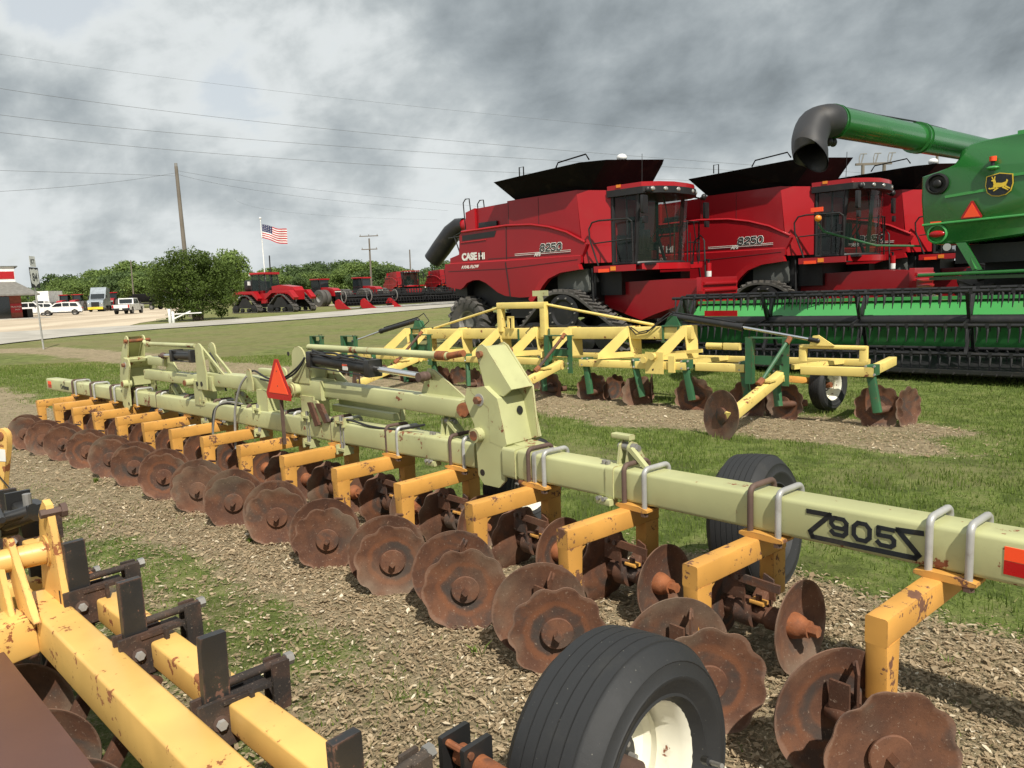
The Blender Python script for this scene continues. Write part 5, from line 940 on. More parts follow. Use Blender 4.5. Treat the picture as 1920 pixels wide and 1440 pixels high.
    for x in (-.1, 3.0): lathe_tyre(T, (x, 4.8, 1.17), (-1 if x < 1 else 1, 0, 0), .98, .75, rimr=.45, rim='decal_yellow', name='front_tyre')
    m = MB(); m.box((1.45, 4.2, 2.9), (2.7, 3.2, 1.6), 0, ch=.1); m.build('grain_tank', 'deere_green', T); m = MB(); m.box((1.45, 6.5, 2.9), (2.0, 1.5, 1.8), 0, ch=.1); m.build('cab', 'dark_glass', T)
    def loc(x, y, z): d = np.array([x-6.9, y-12.5]); return np.array([d@X[:2], d@np.array([-X[1], X[0]]), z])
    A = loc(4.25, 9.95, 3.71); B = loc(9.4, 14.6, 3.92); d = unit(B-A); m = MB(); m.cyl(A, A+(B-A)*.42, .196, 0, 30); m.cyl(A+(B-A)*.42, B, .215, 0, 30)
    for t in (.0, .012, .41, .43): q = A+(B-A)*t; m.cyl(q-d*.012, q+d*.012, .215 if t < .1 else .235, 0, 30)
    m.tube([A+ZA*.205, A+(B-A)*.2+ZA*.205, A+(B-A)*.4+ZA*.235, A+(B-A)*.6+ZA*.225], .012, 1, 6); m.build('unloading_auger', ['deere_green', 'black_plain'], T)
    wd = lambda x, y, z: loc(6.9+x, 12.5+y, z); P0 = [A+d*.02, A-d*.12-ZA*.01, A+wd(-.26, -.12, -.07), A+wd(-.36, -.22, -.20), A+wd(-.42, -.33, -.34), A+wd(-.44, -.44, -.50)]; P = []
    for j in range(5):
        p0, p1, p2, p3 = P0[max(j-1, 0)], P0[j], P0[j+1], P0[min(j+2, 5)]
        for q_ in np.linspace(0, 1, 4, endpoint=False): P.append(.5*((2*p1)+(-p0+p2)*q_+(2*p0-5*p1+4*p2-p3)*q_*q_+(-p0+3*p1-3*p2+p3)*q_**3))
    P.append(P0[-1]); m = MB(); m.tube(P, list(np.interp(np.arange(21), [0, 8, 14, 20], [.202, .222, .214, .205])), 0, 30, cap=False); m.tube(P[:8:-1], .188, 0, 26, cap=False); 
    ex = wd(1, 0, 0); ctr = P[-1]                              # the mouth is cut on the slant, facing left
    for Vx, sl in ((m.V[-2], slice(-30, None)), (m.V[-1], slice(0, 26))): Vx[sl, 2] += -.75*((Vx[sl]-ctr)@ex)+.02
    m.build('auger_spout', 'spout_rubber', T, smooth=60)
    m = MB(); q = A+d*.05-ZA*.26; m.ball(q, (.05, .05, .06), 0, 6); m.ball(q-d*.12, (.05, .05, .06), 0, 6); m.build('work_lamp', 'black_plain', T)
    a = loc(6.95, 12.7, 2.17); b = loc(5.05, 12.3, 2.60); c_ = loc(5.02, 12.3, 2.75); m = MB(); m.tube([a, loc(6.1, 12.5, 2.2), loc(5.15, 12.3, 2.45), loc(5.05, 12.3, 2.6)], .018, 0, 8); m.build('lamp_arm', 'shank_green', T)
    m = MB(); m.ball(loc(5.05, 12.28, 2.66), .055, 0, 8); m.build('marker_lamp', 'amber', T); m = MB(); m.box(loc(5.03, 12.28, 2.80), (.2, .02, .07)); m.build('reflector', 'orange_reflector', T)
green_combine()
# ------------------------------------------------------------------ background: vehicles, building, poles, trees
def at_px(px, D, dz=0): hy = 538.7-(px-960)*math.tan(r_); P = aty(px, hy, D); return np.array([P[0], D, float(G(D))+dz])
def pz(px, py, D): return aty(px, py, D)
def car_wheels(T, xs, y, r, w=.24):
    for x in xs:
        for s in (-1, 1):
            m = MB(); m.lathe([(r*.6, -w/2), (r*.95, -w/2), (r, -w*.3), (r, w*.3), (r*.95, w/2), (r*.6, w/2)], (x, s*y, r), YA, n=24, cap=False); t = m.build('wheel', 'rubber', T)
            m = MB(); m.lathe([(r*.62, w*.45), (r*.5, w*.38), (.001, w*.42)], (x, s*y, r), (0, s, 0), n=16, cap=False); m.build('rim', 'steel', t)
def suv():
    p = at_px(115, 100); T = thing('parked_suv', 'white suv seen side on, parked outside the building', 'car', p, R_(24))
    lowp = [(-2.4, .45), (-2.45, .8), (-2.3, 1.1), (-1.0, 1.18), (1.9, 1.12), (2.4, 1.0), (2.5, .6), (2.4, .35), (1.95, .35), (1.9, .62), (1.55, .82), (1.2, .62), (1.15, .32), (-1.15, .32), (-1.2, .62), (-1.55, .82), (-1.9, .62), (-1.95, .35)]
    m = MB(); m.prism([(-x, z) for x, z in lowp], (0, 0, 0), XA, ZA, 1.85); m.prism([(2.3, 1.1), (1.9, 1.72), (.3, 1.76), (-.6, 1.65), (-1.4, 1.12)], (0, 0, 0), XA, ZA, 1.55); m.build('body', 'clean_white', T)
    for P in ([(2.0, 1.15), (1.78, 1.58), (1.05, 1.62), (1.05, 1.14)], [(.95, 1.14), (.95, 1.62), (.2, 1.64), (.2, 1.13)], [(.1, 1.13), (.1, 1.63), (-.55, 1.56), (-1.1, 1.14)]): m = MB(); m.prism(P, (0, 0, 0), XA, ZA, 1.57); m.build('window', 'dark_glass', T)
    m = MB(); m.box((0, 0, .4), (4.6, 1.88, .16)); m.build('sill_trim', 'black_plain', T); m = MB(); m.box((2.44, 0, .95), (.08, 1.6, .14)); m.build('tail_lamp', 'red_reflector', T); car_wheels(T, (-1.55, 1.55), .83, .38)
    c = dup(T); c.location = at_px(66, 108); c.rotation_euler.z = R_(30); c['label'] = 'white car half hidden behind the route sign pole'; T['group'] = c['group'] = 'white cars outside the building'
suv()
def pickup():
    p = at_px(240, 92); T = thing('pickup_truck', 'white pickup driving off across the gravel, tailgate towards us', 'pickup', p, R_(100))
    side = [(-2.8, .55), (-2.85, 1.15), (-.9, 1.2), (1.2, 1.2), (2.7, 1.1), (2.8, .6), (2.3, .5), (2.2, .8), (1.8, .95), (1.4, .8), (1.3, .45), (-1.2, .45), (-1.3, .8), (-1.7, .95), (-2.1, .8), (-2.2, .5)]
    m = MB(); m.prism(side, (0, 0, 0), XA, ZA, 1.98); m.prism([(-.9, 1.15), (-.75, 1.9), (.8, 1.92), (1.5, 1.2)], (0, 0, 0), XA, ZA, 1.7); m.build('body', 'clean_white', T)
    m = MB(); m.box((-1.9, 0, 1.18), (1.7, 1.6, .06)); m.build('bed', 'black_plain', T)
    m = MB(); m.prism([(-.86, 1.3), (-.79, 1.8), (-.84, 1.8), (-.91, 1.3)], (0, 0, 0), XA, ZA, 1.45); m.build('rear_window', 'dark_glass', T)
    for P in ([(-.7, 1.25), (-.62, 1.78), (.1, 1.8), (.1, 1.25)], [(.2, 1.25), (.2, 1.8), (.75, 1.8), (1.2, 1.25)]): m = MB(); m.prism(P, (0, 0, 0), XA, ZA, 1.72); m.build('window', 'dark_glass', T)
    m = MB(); m.box((-2.86, 0, .62), (.14, 1.95, .22)); m.box((0, 0, .5), (4.8, 1.3, .2)); m.build('bumper', 'black_plain', T)
    for s in (-1, 1): m = MB(); m.box((-2.86, s*.88, .95), (.06, .16, .34)); m.build('tail_lamp', 'red_reflector', T)
    m = MB(); m.box((-2.94, 0, .64), (.02, .32, .16)); m.build('licence_plate', 'decal_white', T); m = MB(); m.tube([(.9, -1.0, 1.25), (.9, -1.18, 1.35)], .06, 0, 6); m.box((.9, -1.12, 1.38), (.1, .2, .22)); m.box((.9, 1.12, 1.38), (.1, .2, .22)); m.build('mirror', 'black_plain', T); car_wheels(T, (-1.75, 1.8), .86, .42, .28)
    c = dup(T); c.location = at_px(52, 104); c.rotation_euler.z = R_(28); c['label'] = 'white pickup parked side on next to the building wall'; T['group'] = c['group'] = 'white pickups'
pickup()
def semi():
    p = at_px(186, 128); T = thing('semi_truck', 'grey semi tractor with tall sleeper facing us on the lot', 'truck', p, R_(-75))
    m = MB(); m.prism([(-2.6, 1.0), (-2.6, 3.9), (-.6, 4.1), (.3, 3.0), (.9, 2.2), (2.3, 1.9), (2.6, 1.5), (2.6, .7), (1.2, .6), (.9, 1.0)], (0, 0, 0), XA, ZA, 2.4); m.build('cab', 'silver_paint', T)
    m = MB(); m.add([(.36, -1.05, 3.0), (.36, 1.05, 3.0), (.97, 1.05, 2.25), (.97, -1.05, 2.25)], [(0, 1, 2, 3)]); m.build('windscreen', 'dark_glass', T)
    m = MB(); m.box((2.61, 0, 1.25), (.06, 1.2, .8)); m.box((-1, 0, .8), (5.5, 1.0, .3)); m.box((-4.5, 0, .95), (4, 1.0, .25)); m.build('chassis', 'black_plain', T); m = MB(); m.box((2.66, 0, .62), (.12, 2.3, .4)); m.build('bumper', 'decal_yellow', T)
    for s in (-1, 1): m = MB(); m.ball((2.5, s*1.0, 1.3), (.15, .18, .2), 0, 6); m.build('headlight', 'lamp_glass', T); m = MB(); m.box((.7, s*1.38, 2.5), (.1, .2, .5)); m.build('mirror', 'black_plain', T)
    car_wheels(T, (1.6, -3.6, -5.0), 1.0, .5, .35)
    p = at_px(85, 150); T = thing('box_truck', 'white truck with tall square front behind the route sign', 'truck', p, R_(-85)); m = MB(); m.box((-2, 0, 2.9), (5.5, 2.4, 2.6)); m.build('box_body', 'clean_white', T); m = MB(); m.box((1.5, 0, 1.5), (1.8, 2.2, 1.7), 0, ch=.2); m.build('cab', 'clean_white', T); m = MB(); m.box((2.42, 0, 1.95), (.04, 1.9, .65)); m.build('windscreen', 'dark_glass', T); car_wheels(T, (1.5, -3), .95, .45, .3)
    p = at_px(268, 125); T = thing('flatbed_trailer', 'dark low flatbed carrying equipment between pickup and bush', 'trailer', p, R_(-15)); m = MB(); m.box((0, 0, 1.1), (7, 2.4, .3)); m.build('bed', 'black_plain', T); m = MB(); m.box((1, 0, 2.0), (4.5, 1.8, 1.4), 0, ch=.3); m.box((-1.6, 0, 1.9), (.8, 1.6, 1.0), 0, ch=.2); m.build('load', 'cover_black', T); car_wheels(T, (-2.5, 2.5), 1.0, .45, .3)
semi()
def tractor(name, label, loc, rz):
    T = thing(name, label, 'tractor', loc, rz)
    m = MB(); m.prism([(.3, 1.3), (.3, 2.3), (2.5, 2.15), (2.9, 1.9), (2.95, 1.2)], (0, 0, 0), XA, ZA, 1.0); m.box((-1.5, 0, 1.5), (1.6, 1.4, .5), 0, ch=.1); m.build('bonnet', 'case_red_bright', T)
    m = MB(); m.box((2.96, 0, 1.55), (.05, .8, .6)); m.box((0, 0, 1.1), (5, .8, .4)); m.box((3.3, 0, .9), (.6, .9, .5)); m.build('chassis', 'black_plain', T); m = MB(); m.box((3.0, 0, 1.72), (.04, .9, .09)); m.build('light_bar', 'decal_white', T)
    m = MB(); m.prism([(-1.1, 1.5), (-1.0, 3.2), (.35, 3.2), (.5, 1.6)], (0, 0, 0), XA, ZA, 1.5); m.build('cab', 'dark_glass', T); m = MB(); m.box((-.3, 0, 3.28), (1.7, 1.7, .16), 0, ch=.05); m.build('cab_roof', 'case_red_bright', T)
    for x in (-1.9, 1.7):
        for s in (-1, 1):
            for o_ in (1.0, 1.65): m = MB(); m.lathe([(.5, -.28), (.95, -.28), (1.0, -.2), (1.0, .2), (.95, .28), (.5, .28)], (x, s*o_, 1.0), YA, n=24, cap=False); t = m.build('wheel', 'track_rubber', T); m = MB(); m.lathe([(.5, .2), (.3, .05), (.001, .05)], (x, s*o_, 1.0), (0, s, 0), n=16, cap=False); m.build('rim', 'steel', t)
    m = MB(); m.cyl((.5, -.6, 2.2), (.5, -.6, 3.4), .07, 0, 8); m.build('exhaust', 'black_plain', T); return T
t1 = tractor('wheeled_tractor', 'red tractor with eight big wheels beside the white disc, left of the other one', at_px(604, 92), R_(-38))
t2 = dup(t1); t2.location = at_px(682, 92); t2['label'] = 'red dual wheeled tractor in front of the far utility pole'
t3 = dup(t1); t3.location = at_px(212, 140); t3.rotation_euler.z = R_(-70); t3['label'] = 'distant red tractor right of the grey semi truck'
t4 = dup(t1); t4.location = at_px(122, 150); t4.rotation_euler.z = R_(-80); t4['label'] = 'distant red tractor above the roof of the white suv'
t5 = dup(t1); t5.location = at_px(146, 150); t5.rotation_euler.z = R_(-80); t5['label'] = 'distant red tractor just left of the grey semi truck'
for t in (t1, t2, t3, t4, t5): t['group'] = 'wheeled red tractors in the far yard'
def quadtrac():
    T = thing('tracked_tractor', 'red articulated tractor on four black triangular tracks by the flagpole', 'tractor', at_px(512, 69), R_(-27))
    for x in (-2.15, 2.15):
        for y0, y1 in ((-1.45, -.8), (.8, 1.45)):
            t = track(T, [(x-1.6, .03), (x-1.55, .55), (x-.35, 1.62), (x+.35, 1.62), (x+1.55, .55), (x+1.6, .03)], y0, y1, lugs=26); yy = y0 if y0 < 0 else y1; s = -1 if y0 < 0 else 1; m = MB()
            for dx, r in ((-1.15, .33), (1.15, .33), (-.4, .18), (.4, .18)): m.lathe([(r, -.2*1), (r, .0), (r*.4, .02), (.001, .05)], (x+dx, yy, .07+r), (0, s, 0), n=16)
            m.prism([(x-1.0, .45), (x+1.0, .45), (x+.25, 1.35), (x-.25, 1.35)], (0, yy-s*.1, 0), XA, ZA, .1); m.build('track_wheels', 'black_plain', t)
            f = MB(); f.prism([(x-1.75, 1.2), (x-.9, 1.75), (x+.9, 1.75), (x+1.6, 1.1), (x+1.7, 1.3), (x+1.1, 1.95), (x-1.1, 2.0), (x-1.8, 1.5)], (0, (y0+y1)/2, 0), XA, ZA, .6); f.build('fender', 'case_red_bright', T)
    m = MB(); m.prism([(.5, 1.3), (.5, 2.35), (1.5, 2.45), (3.0, 2.25), (3.25, 1.9), (3.2, 1.1)], (0, 0, 0), XA, ZA, 1.2); m.prism([(-3.2, 1.2), (-3.1, 1.9), (-1.9, 2.0), (-.5, 2.0), (-.5, 1.0)], (0, 0, 0), XA, ZA, 1.3); m.box((-.2, -.8, 1.3), (.8, .2, .9)); m.build('bonnet', 'case_red_bright', T)
    m = MB(); m.box((0, 0, 1.1), (4.5, .9, .6)); m.box((.1, 0, 1.6), (.5, 1.5, 1.2)); m.box((-2.3, 0, 2.5), (.9, 1.4, 1.0), 0, ch=.2); m.build('chassis', 'black_plain', T)
    m = MB(); m.prism([(-1.75, 2.0), (-1.6, 3.45), (-.1, 3.45), (.15, 2.0)], (0, 0, 0), XA, ZA, 1.6); m.build('cab', 'cab_glass', T); m = MB()
    for x, x2 in ((-1.75, -1.6), (.15, -.1), (-.8, -.75)):
        for y in (-.8, .8): m.tube([(x, y, 2.0), (x2, y, 3.45)], .05, 0, 6)
    m.box((-.9, 0, 2.4), (.6, .7, .9), 0, ch=.1); m.build('cab_frame', 'black_plain', T); m = MB(); m.box((-.85, 0, 3.55), (1.9, 1.85, .2), 0, ch=.06); m.build('cab_roof', 'case_red_bright', T); m = MB(); m.box((-1.9, -.7, 3.45), (.2, .2, .2)); m.box((-1.95, -.9, 2.7), (.15, .2, .35)); m.build('work_lamp', 'clean_white', T)
quadtrac()
for px, D, lab in ((722, 105, 'distant red combine, left one of the two at the treeline'), (800, 103, 'distant red combine, right one nearest the black spout')):
    c = dup(c1); c.location = at_px(px, D); c.rotation_euler.z = R_(-60); c['label'] = lab; c['group'] = 'red combines far off by the trees'
    for ch in list(c.children):
        if ch.name.split('.')[0] in ('tank_cover', 'antenna_dome', 'auger_spout', 'antenna', 'number', 'number_outline', 'lettering', 'emblem', 'stripe'): bpy.data.objects.remove(ch)
def far_header(px, D, label):
    T = thing('black_header', label, 'header', at_px(px, D), R_(38)); 
    m = MB(); m.prism([(-.6, .05), (-.8, .35), (-.72, .8), (-.45, .95), (-.2, .75), (.3, .3), (.75, .05)], (0, 0, 0), (.55, -.83, 0), ZA, .3); m.build('end_divider', 'case_red_bright', T)
    m = MB(); m.cyl((.3, .2, 1.15), (13, .2, 1.15), .12, 0, 10)
    for k in range(6):
        a = k*1.047+.4; oy, oz = .2+.55*math.cos(a), 1.15+.55*math.sin(a); m.cyl((.3, oy, oz), (13, oy, oz), .03, 0, 6)
        for x in np.arange(.5, 13, .3): m.beam((x, oy, oz), (x, oy-.05, oz-.25), .03, .03)
    for x in (.3, 3.4, 6.6, 9.8, 13):
        for k in range(6): a = k*1.047+.4; m.beam((x, .2, 1.15), (x, .2+.55*math.cos(a), 1.15+.55*math.sin(a)), .06, .05)
    m.build('reel', 'black_plain', T); m = MB(); m.box((6.6, .6, .35), (12.6, 1.4, .12)); m.box((6.6, 1.35, .8), (12.6, .15, 1.0)); m.box((6.6, -.15, .15), (12.6, .12, .12), 1); m.build('deck', ['cover_black', 'galv'], T)
    m = MB(); m.lathe([(.55, -.02), (.55, .02), (.45, .02), (.45, -.02), (.55, -.02)], (.2, .2, 1.15), XA, n=20, cap=False); m.build('reel_disc', 'steel', T); return T
h1 = far_header(642, 68, 'black header with red end divider, nearest the tracked tractor'); 
for px, D, lab in ((690, 68.5, 'black header second from the tracked tractor, red end divider'), (738, 70, 'black header lying right of two others beside the road')): h = dup(h1); h.location = at_px(px, D); h['label'] = lab
for o_ in [o for o in C.objects if o.name.startswith('black_header')]: o_['group'] = 'black headers lying in a row'
def building():
    p = at_px(41, 84); W_ = 26.; T = thing('dealer_building', 'low building with red and white sign band and shingled porch roof', 'building', p, R_(36))
    m = MB(); m.box((-W_/2, 6, 1.45), (W_, 12, 2.9)); m.build('wall', 'brick_red', T)
    m = MB(); m.add([(-W_-1, -2.2, 2.75), (1.7, -2.2, 2.75), (-.3, .2, 4.15), (-W_, .2, 4.15), (1.7, 13, 2.75), (-.3, 10, 4.15), (-W_-1, -2.2, 2.6), (1.7, -2.2, 2.6), (1.7, 13, 2.6)], [(0, 1, 2, 3), (1, 4, 5, 2), (6, 7, 1, 0), (7, 8, 4, 1)]); m.build('roof', 'shingle', T)
    m = MB(); m.box((-W_/2-.3, 3, 4.95), (W_, 5, 1.75)); a = m.build('sign_band', 'clean_white', T); m = MB(); m.box((-W_/2-.32, .47, 4.9), (W_-.05, .05, .82)); m.build('red_stripe', 'case_red_bright', a); m = MB(); m.box((-W_/2-.2, 3, 5.86), (W_+.5, 5.4, .1)); m.build('coping', 'metal_sheet_grey', a)
    m = MB(); m.box((-1.9, -.03, 1.3), (1.6, .05, 2.5)); m.box((-4.5, -.03, 1.3), (3.2, .05, 2.5)); d = m.build('door', 'dark_glass', T)
    m = MB(); m.box((-.55, -.04, 1.25), (1.05, .05, 1.0)); b = m.build('banner', 'case_red_bright', T); text('lettering', 'TRACTOR', .22, b, (-.55, -.08, 1.38), (R_(90), 0, 0), 'decal_white'); text('lettering', 'SALES', .18, b, (-.45, -.08, 1.08), (R_(90), 0, 0), 'decal_white')
    m = MB(); m.box((-W_/2+1, -1.2, .06), (W_+3, 2.4, .12)); m.build('sidewalk', 'concrete', T)
    q = at_px(47, 88); m = MB(); m.box((0, 0, .55), (1.0, 1.0, 1.1)); m.build('casing', 'black_plain', None).name = 'utility_box'; o = bpy.data.objects['utility_box']; o.location = q; m = None; tag(o, 'black square cabinet beside the building corner', 'cabinet')
building()
def route_sign():
    b = gpt(82, 655); T = thing('route_sign', 'grey post carrying white US shield 84 under a small plate', 'road sign', (b[0], b[1], float(G(b[1]))), R_(100)); T.rotation_euler.x = R_(-1.2)
    m = MB(); m.box((0, 0, 1.45), (.05, .05, 3.1)); m.build('post', 'galv', T)
    sh = [(-.30, .30), (-.36, .20), (-.31, .05), (-.36, -.08), (-.30, -.24), (-.12, -.28), (0, -.36), (.12, -.28), (.30, -.24), (.36, -.08), (.31, .05), (.36, .20), (.30, .30), (.15, .27), (0, .32), (-.15, .27)]
    m = MB(); m.box((0, -.04, 2.72), (.76, .004, .76)); P = m.build('shield_plate', 'black_plain', T); m = MB(); m.prism(sh, (0, -.046, 2.74), XA, ZA, .003); m.build('shield', 'clean_white', P)
    text('lettering', '84', .42, P, (0, -.05, 2.72), (R_(90), 0, 0), 'decal_black', bold=.008); m = MB(); m.box((0, -.04, 3.32), (.50, .004, .40)); Q = m.build('junction_plate', 'clean_white', T); text('lettering', 'JCT', .22, Q, (0, -.045, 3.32), (R_(90), 0, 0), 'decal_black', bold=.004)
route_sign()
def flag():
    p = at_px(500, 74); q = pz(488, 411, 74); T = thing('flagpole', 'tall white flagpole behind the tracked tractor', 'flagpole', p); m = MB(); m.tube([(0, 0, 0), (q[0]-p[0], 0, q[2]-p[2])], [.07, .04], 0, 10); m.build('pole', 'clean_white', T); m = MB(); m.ball((q[0]-p[0], 0, q[2]-p[2]+.1), .12, 0, 6); m.build('ball_finial', 'clean_white', T)
    A = pz(491, 420, 74); B = pz(492, 446, 74); nx, nz = 39, 26; V = []; F = []; I = []
    for i in range(nx+1):
        for j in range(nz+1):
            u, v = i/nx, j/nz; V.append((A[0]*(1-v)+B[0]*v+u*2.35, 74+.18*math.sin(u*7+v)*u, A[2]*(1-v)+B[2]*v-u*(.62+.15*v)-.25*u*u*(1-u)+.10*math.sin(u*8)*u))
    for i in range(nx):
        for j in range(nz):
            F.append((i*(nz+1)+j, (i+1)*(nz+1)+j, (i+1)*(nz+1)+j+1, i*(nz+1)+j+1)); s = int(j/2) % 2; can = i < nx*.4 and j < 14
            I.append((2 if not (i % 3 == 1 and j % 3 == 1) else 1) if can else (0 if s == 0 else 1))
    m = MB(); m.V.append(np.array(V)); m.F = F; m.I = I; m.n = len(V); paint('flag_red', (.45, .02, .03), .8, bump=0); paint('flag_blue', (.015, .02, .09), .8, bump=0); o = m.build('national_flag', ['flag_red', 'clean_white', 'flag_blue'], None, smooth=0); tag(o, 'stars and stripes flag flying from the white pole', 'flag')
flag()
def pole(px, D, top, label, r=.16, arms=(), name='utility_pole', lean=0., mat='weathered_wood', group='wooden utility poles'):
    p = at_px(px, D); q = pz(top[0], top[1], D); T = thing(name, label, 'pole', p, 0, group); h = q[2]-p[2]; dx = q[0]-p[0]; m = MB(); m.tube([(0, 0, -.2), (dx, 0, h)], [r, r*.65], 0, 10); m.build('shaft', mat, T)
    for z, w_ in arms:
        m = MB(); m.box((dx*z/h, -.15, z), (w_, .12, .12)); a = m.build('crossarm', mat, T)
        for s in (-.45, 0, .45): i = MB(); i.cyl((dx*z/h+s*w_, -.15, z+.06), (dx*z/h+s*w_, -.15, z+.25), .05, 0, 8); i.build('insulator', 'steel', a)
    return T, (p[0]+dx, D, q[2])
PT, PTop = pole(356, 62, (330, 312), 'tall bare wooden utility pole rising behind the bush', .2)
m = MB(); m.cyl((PTop[0]-PT.location[0], 0, PTop[2]-PT.location[2]-.2), (PTop[0]-PT.location[0], 0, PTop[2]-PT.location[2]+.25), .12, 0, 10); m.build('insulator', 'steel', PT)
pole(251, 138, (245, 488), 'thin distant pole left of the bush', .14); pole(697, 105, (692, 447), 'far utility pole with two crossarms above the red tractors', .16, ((9.2, 2.6), (7.4, 2.2))); pole(771, 110, (768, 468), 'far pole with lamp above the tree tops', .13); pole(509, 100, (505, 479), 'dark lamp pole right of the flagpole', .12, name='lamp_pole', mat='black_plain', group='lamp poles')
def hframe():
    a, b = pz(1618, 308, 72), pz(1658, 306, 72); T = thing('h_frame_pole', 'double wooden power pole with three hooked insulators behind the combines', 'pole', (a[0], 72, .3)); w_ = b[0]-a[0]; h = a[2]-.3
    for x in (0, w_): m = MB(); m.tube([(x, 0, 0), (x, 0, h)], [.22, .15], 0, 10); m.build('shaft', 'weathered_wood', T)
    m = MB(); m.box((w_/2, 0, h), (w_+1.4, .2, .2)); m.build('crossarm', 'weathered_wood', T)
    for x in (-.35, w_/2, w_+.35): m = MB(); m.tube([(x, 0, h), (x, 0, h+.6), (x+.1, 0, h+.95), (x+.7, 0, h+.95)], .05, 0, 6); m.tube([(x+.15, 0, h), (x+.3, 0, h+.5), (x+.4, 0, h+.9)], .06, 0, 6); m.build('insulator', 'steel', T)
    m = MB(); m.beam((-6, -.5, h-3.4), (4, .3, h-2.5), .14, .14); m.build('brace', 'weathered_wood', T); return T
hframe(); pole(1762, 80, (1757, 292), 'wooden utility pole right of the double pole, behind the auger', .2, ((11.5, 2.8),))
def wire(P, label, r=.011):
    W3 = [pz(x, y, D) for x, y, D in P]; A = np.array(W3); t = np.linspace(0, 1, len(P)); cz = [np.polyfit(t, A[:, i], min(2, len(P)-1)) for i in range(3)]; m = MB(); m.tube([np.array([np.polyval(c, s) for c in cz]) for s in np.linspace(0, 1, 40)], r, 0, 5); o = m.build('power_line', 'wire_grey', None); tag(o, label, 'power line', 'overhead lines')
wire([(-60, 92, 48), (600, 180, 58), (1300, 250, 72)], 'highest overhead wire crossing the sky', .007)
wire([(-60, 160, 48), (450, 215, 56), (1000, 285, 66), (1618, 322, 74)], 'second overhead wire from the top'); wire([(-60, 212, 48), (450, 250, 56), (950, 303, 66), (1618, 330, 74)], 'third overhead wire from the top'); wire([(-60, 243, 48), (450, 287, 56), (940, 326, 66), (1500, 345, 74)], 'fourth overhead wire from the top')
wire([(330, 320, 62), (560, 352, 75), (820, 380, 95), (1100, 405, 120)], 'thin wire running right from the bare pole', .009); wire([(330, 326, 62), (560, 368, 75), (840, 395, 95)], 'lower wire running right from the bare pole', .009); wire([(330, 324, 62), (180, 345, 52), (-60, 362, 42)], 'wire running left from the bare pole', .009); wire([(330, 330, 62), (180, 325, 52), (-60, 318, 42)], 'upper wire running left from the bare pole', .009); wire([(440, 372, 90), (560, 400, 95), (820, 412, 110)], 'lowest thin wire above the flag', .007)
b = gpt(323, 606); T = thing('white_bollard', 'white marker post at the road edge left of the bush trunk', 'post', (b[0], b[1], float(G(b[1])))); m = MB(); m.box((-.12, 0, .45), (.16, .12, 1.0), 0, ch=.02); m.box((.12, -.05, .38), (.14, .1, .8), 0, ch=.02); m.build('post', 'clean_white', T); m = MB(); m.beam((.15, 0, .3), (1.2, .2, .75), .08, .08); m.beam((.2, 0, .6), (1.9, .3, .62), .07, .07); m.build('rail', 'clean_white', T)
# ---- trees
def crown(n, blobs, leaf, seed, droop=.0):
    r = np.random.default_rng(seed); V = []; S = []
    wts = np.array([b[3]**2 for b in blobs]); wts /= wts.sum(); k = r.choice(len(blobs), n, p=wts); B = np.array(blobs, float)[k]
    d = r.normal(size=(n, 3)); d /= np.linalg.norm(d, axis=1)[:, None]; rad = B[:, 3]*(1-.55*r.random(n)**2.2)*(1+.10*np.sin(d[:, 0]*9+k)+.08*np.sin(d[:, 2]*13+k*2)); P = B[:, :3]+d*rad[:, None]*np.array([1, 1, .85])
    a = r.normal(size=(n, 3)); a /= np.linalg.norm(a, axis=1)[:, None]; nrm = d+.7*r.normal(size=(n, 3)); nrm /= np.linalg.norm(nrm, axis=1)[:, None]; t1 = np.cross(nrm, a); t1 /= np.linalg.norm(t1, axis=1)[:, None]; t2 = np.cross(nrm, t1); s = (leaf*r.uniform(.5, 1.2, n))[:, None]
    V = np.stack([P-t1*s, P+t2*s*.55, P+t1*s, P-t2*s*.55], 1).reshape(-1, 3); clump = .5+.5*np.sin(P[:, 0]*1.9+seed)*np.sin(P[:, 1]*2.3)*np.sin(P[:, 2]*2.1+seed)
    S = np.clip(.25*r.random(n)+.6*clump+.15*r.random(n), 0, 1); return V, np.arange(n*4).reshape(n, 4), np.repeat(S, 4)
def tree_proto(seed, H, mat, narrow=1.):
    r = random.Random(seed); blobs = [(r.uniform(-.27, .27)*H*narrow, r.uniform(-.27, .27)*H*narrow, H*r.uniform(.25, .84), H*r.uniform(.13, .21)) for _ in range(13)]+[(0, 0, H*.82, H*.15), (0, 0, H*.55, H*.24)]
    T = thing('broadleaf_tree', 'tree', 'tree'); V, F, S = crown(5200, blobs, H*.030, seed); bulk('crown', V, F, mat, S, T)
    m = MB(); m.tube([(0, 0, -.2), (.1, 0, H*.3), (-.1, .1, H*.7)], [H*.028, H*.02, H*.008], 0, 8)
    for b in blobs[:7]: m.tube([(0, 0, H*.25), (b[0]*.6, b[1]*.6, b[2]*.75), b[:3]], [H*.012, H*.008, H*.003], 0, 5)
    m.build('trunk', 'bark', T); return T
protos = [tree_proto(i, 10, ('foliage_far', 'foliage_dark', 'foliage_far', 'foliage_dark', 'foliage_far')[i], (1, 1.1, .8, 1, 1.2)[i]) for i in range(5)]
prof = [(-300, 520), (0, 545), (70, 535), (95, 520), (130, 514), (150, 520), (200, 502), (240, 494), (280, 490), (330, 500), (400, 500), (470, 504), (500, 506), (540, 494), (600, 498), (640, 491), (700, 484), (740, 489), (780, 502), (830, 490), (900, 470), (1000, 460), (1300, 450), (1700, 430)]
px_, py_ = zip(*prof); used = set(); i = 0; rr_ = random.Random(4)
where = lambda x: 'left of the bush' if x < 290 else 'behind the bush' if x < 455 else 'between flagpole and far tractors' if x < 640 else 'behind the far tractors' if x < 850 else 'hidden behind the red combines'
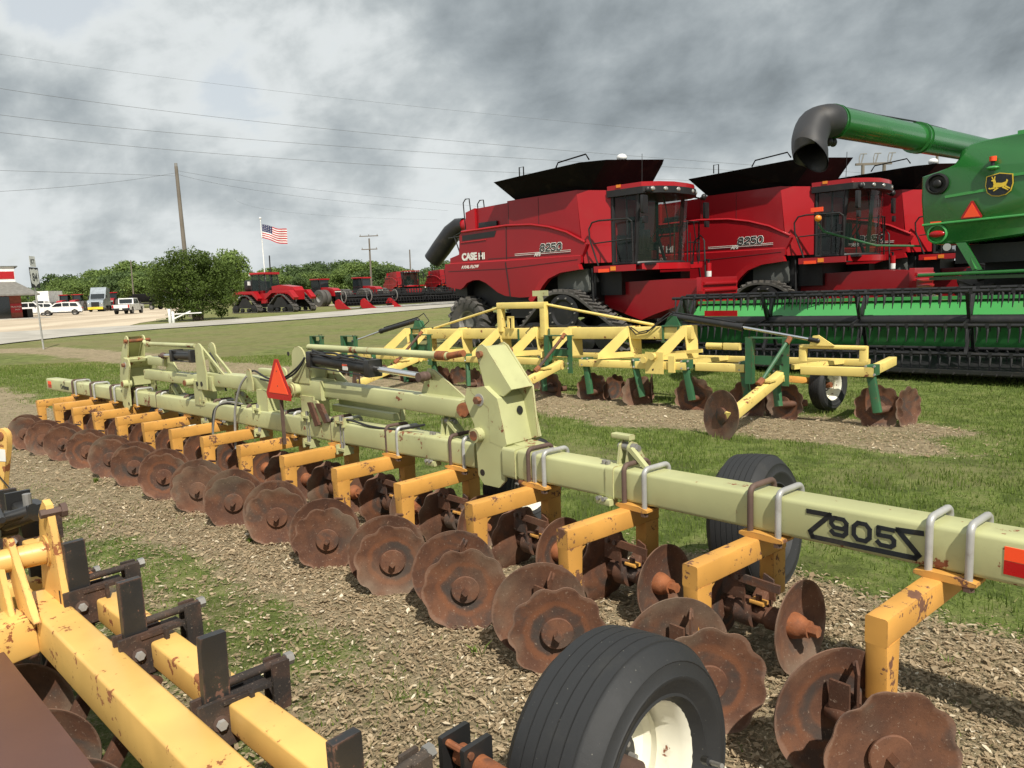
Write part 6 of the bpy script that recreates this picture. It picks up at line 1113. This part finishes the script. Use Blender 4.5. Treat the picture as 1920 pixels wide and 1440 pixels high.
for row, (D0, step) in enumerate(((205, 36), (178, 33), (158, 38))):
    x = -320
    while x < (1050 if row else 1750):
        D = D0+rr_.uniform(-9, 9); ty = np.interp(x, px_, py_)+(0, 5, 16)[row]+rr_.uniform(-5, 11); hy = 538.7-(x-960)*math.tan(r_); H = (hy-ty)/(FPX/D)+1.45
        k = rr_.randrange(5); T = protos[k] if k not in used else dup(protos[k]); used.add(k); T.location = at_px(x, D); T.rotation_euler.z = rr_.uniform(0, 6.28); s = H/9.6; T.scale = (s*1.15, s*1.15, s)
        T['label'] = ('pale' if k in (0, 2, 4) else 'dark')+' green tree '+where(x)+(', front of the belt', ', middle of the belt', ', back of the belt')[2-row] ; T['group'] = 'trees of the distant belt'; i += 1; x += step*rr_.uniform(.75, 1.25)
T = dup(protos[4]); T.location = at_px(436, 135); T.scale = (.85, .85, 1.05); T['label'] = 'taller loose tree standing just right of the bush'; T['group'] = ''
del T['group']
T = dup(protos[0]); T.location = at_px(1700, 85); T.scale = (1.1, 1.1, 1.32); T['label'] = 'pale green tree top showing between the combines and the double pole'; del T['group']
def bush():
    p = gpt(372, 601); T = thing('bushy_tree', 'broad dark green bushy tree with several stems at the road edge', 'tree', (p[0], p[1], float(G(p[1])))); D = p[1]; s = FPX/D; hy = 561.5; r = random.Random(2); blobs = []
    for (x, y, rad) in ((365, 500, 30), (335, 515, 34), (400, 510, 33), (310, 540, 28), (425, 545, 28), (370, 540, 40), (345, 565, 28), (395, 565, 28), (300, 562, 18), (438, 565, 15), (360, 485, 20), (395, 490, 20), (322, 500, 22), (370, 492, 30), (362, 515, 34), (378, 575, 22), (415, 525, 28), (335, 590, 12), (405, 588, 12), (425, 510, 16), (300, 525, 18)):
        for q in range(2): blobs.append(((x-372)/s+(p[0]-p[0]), r.uniform(-1.6, 1.6), (hy-y)/s+EYE-float(G(D)), rad/s*(1 if q == 0 else .8)))
    V, F, S = crown(26000, blobs, .085, 3); o = bulk('crown', V, F, 'foliage_bush', S, T)
    m = MB()
    for k in range(9): a = k*.7; b_ = r.choice(blobs[:14]); m.tube([(.25*math.cos(a), .2*math.sin(a), -.1), (.35*math.cos(a), .3*math.sin(a), .7), (b_[0]*.5, b_[1]*.5, 1.8), b_[:3]], [.11, .09, .05, .02], 0, 7)
    m.build('trunk', 'bark', T)
bush()
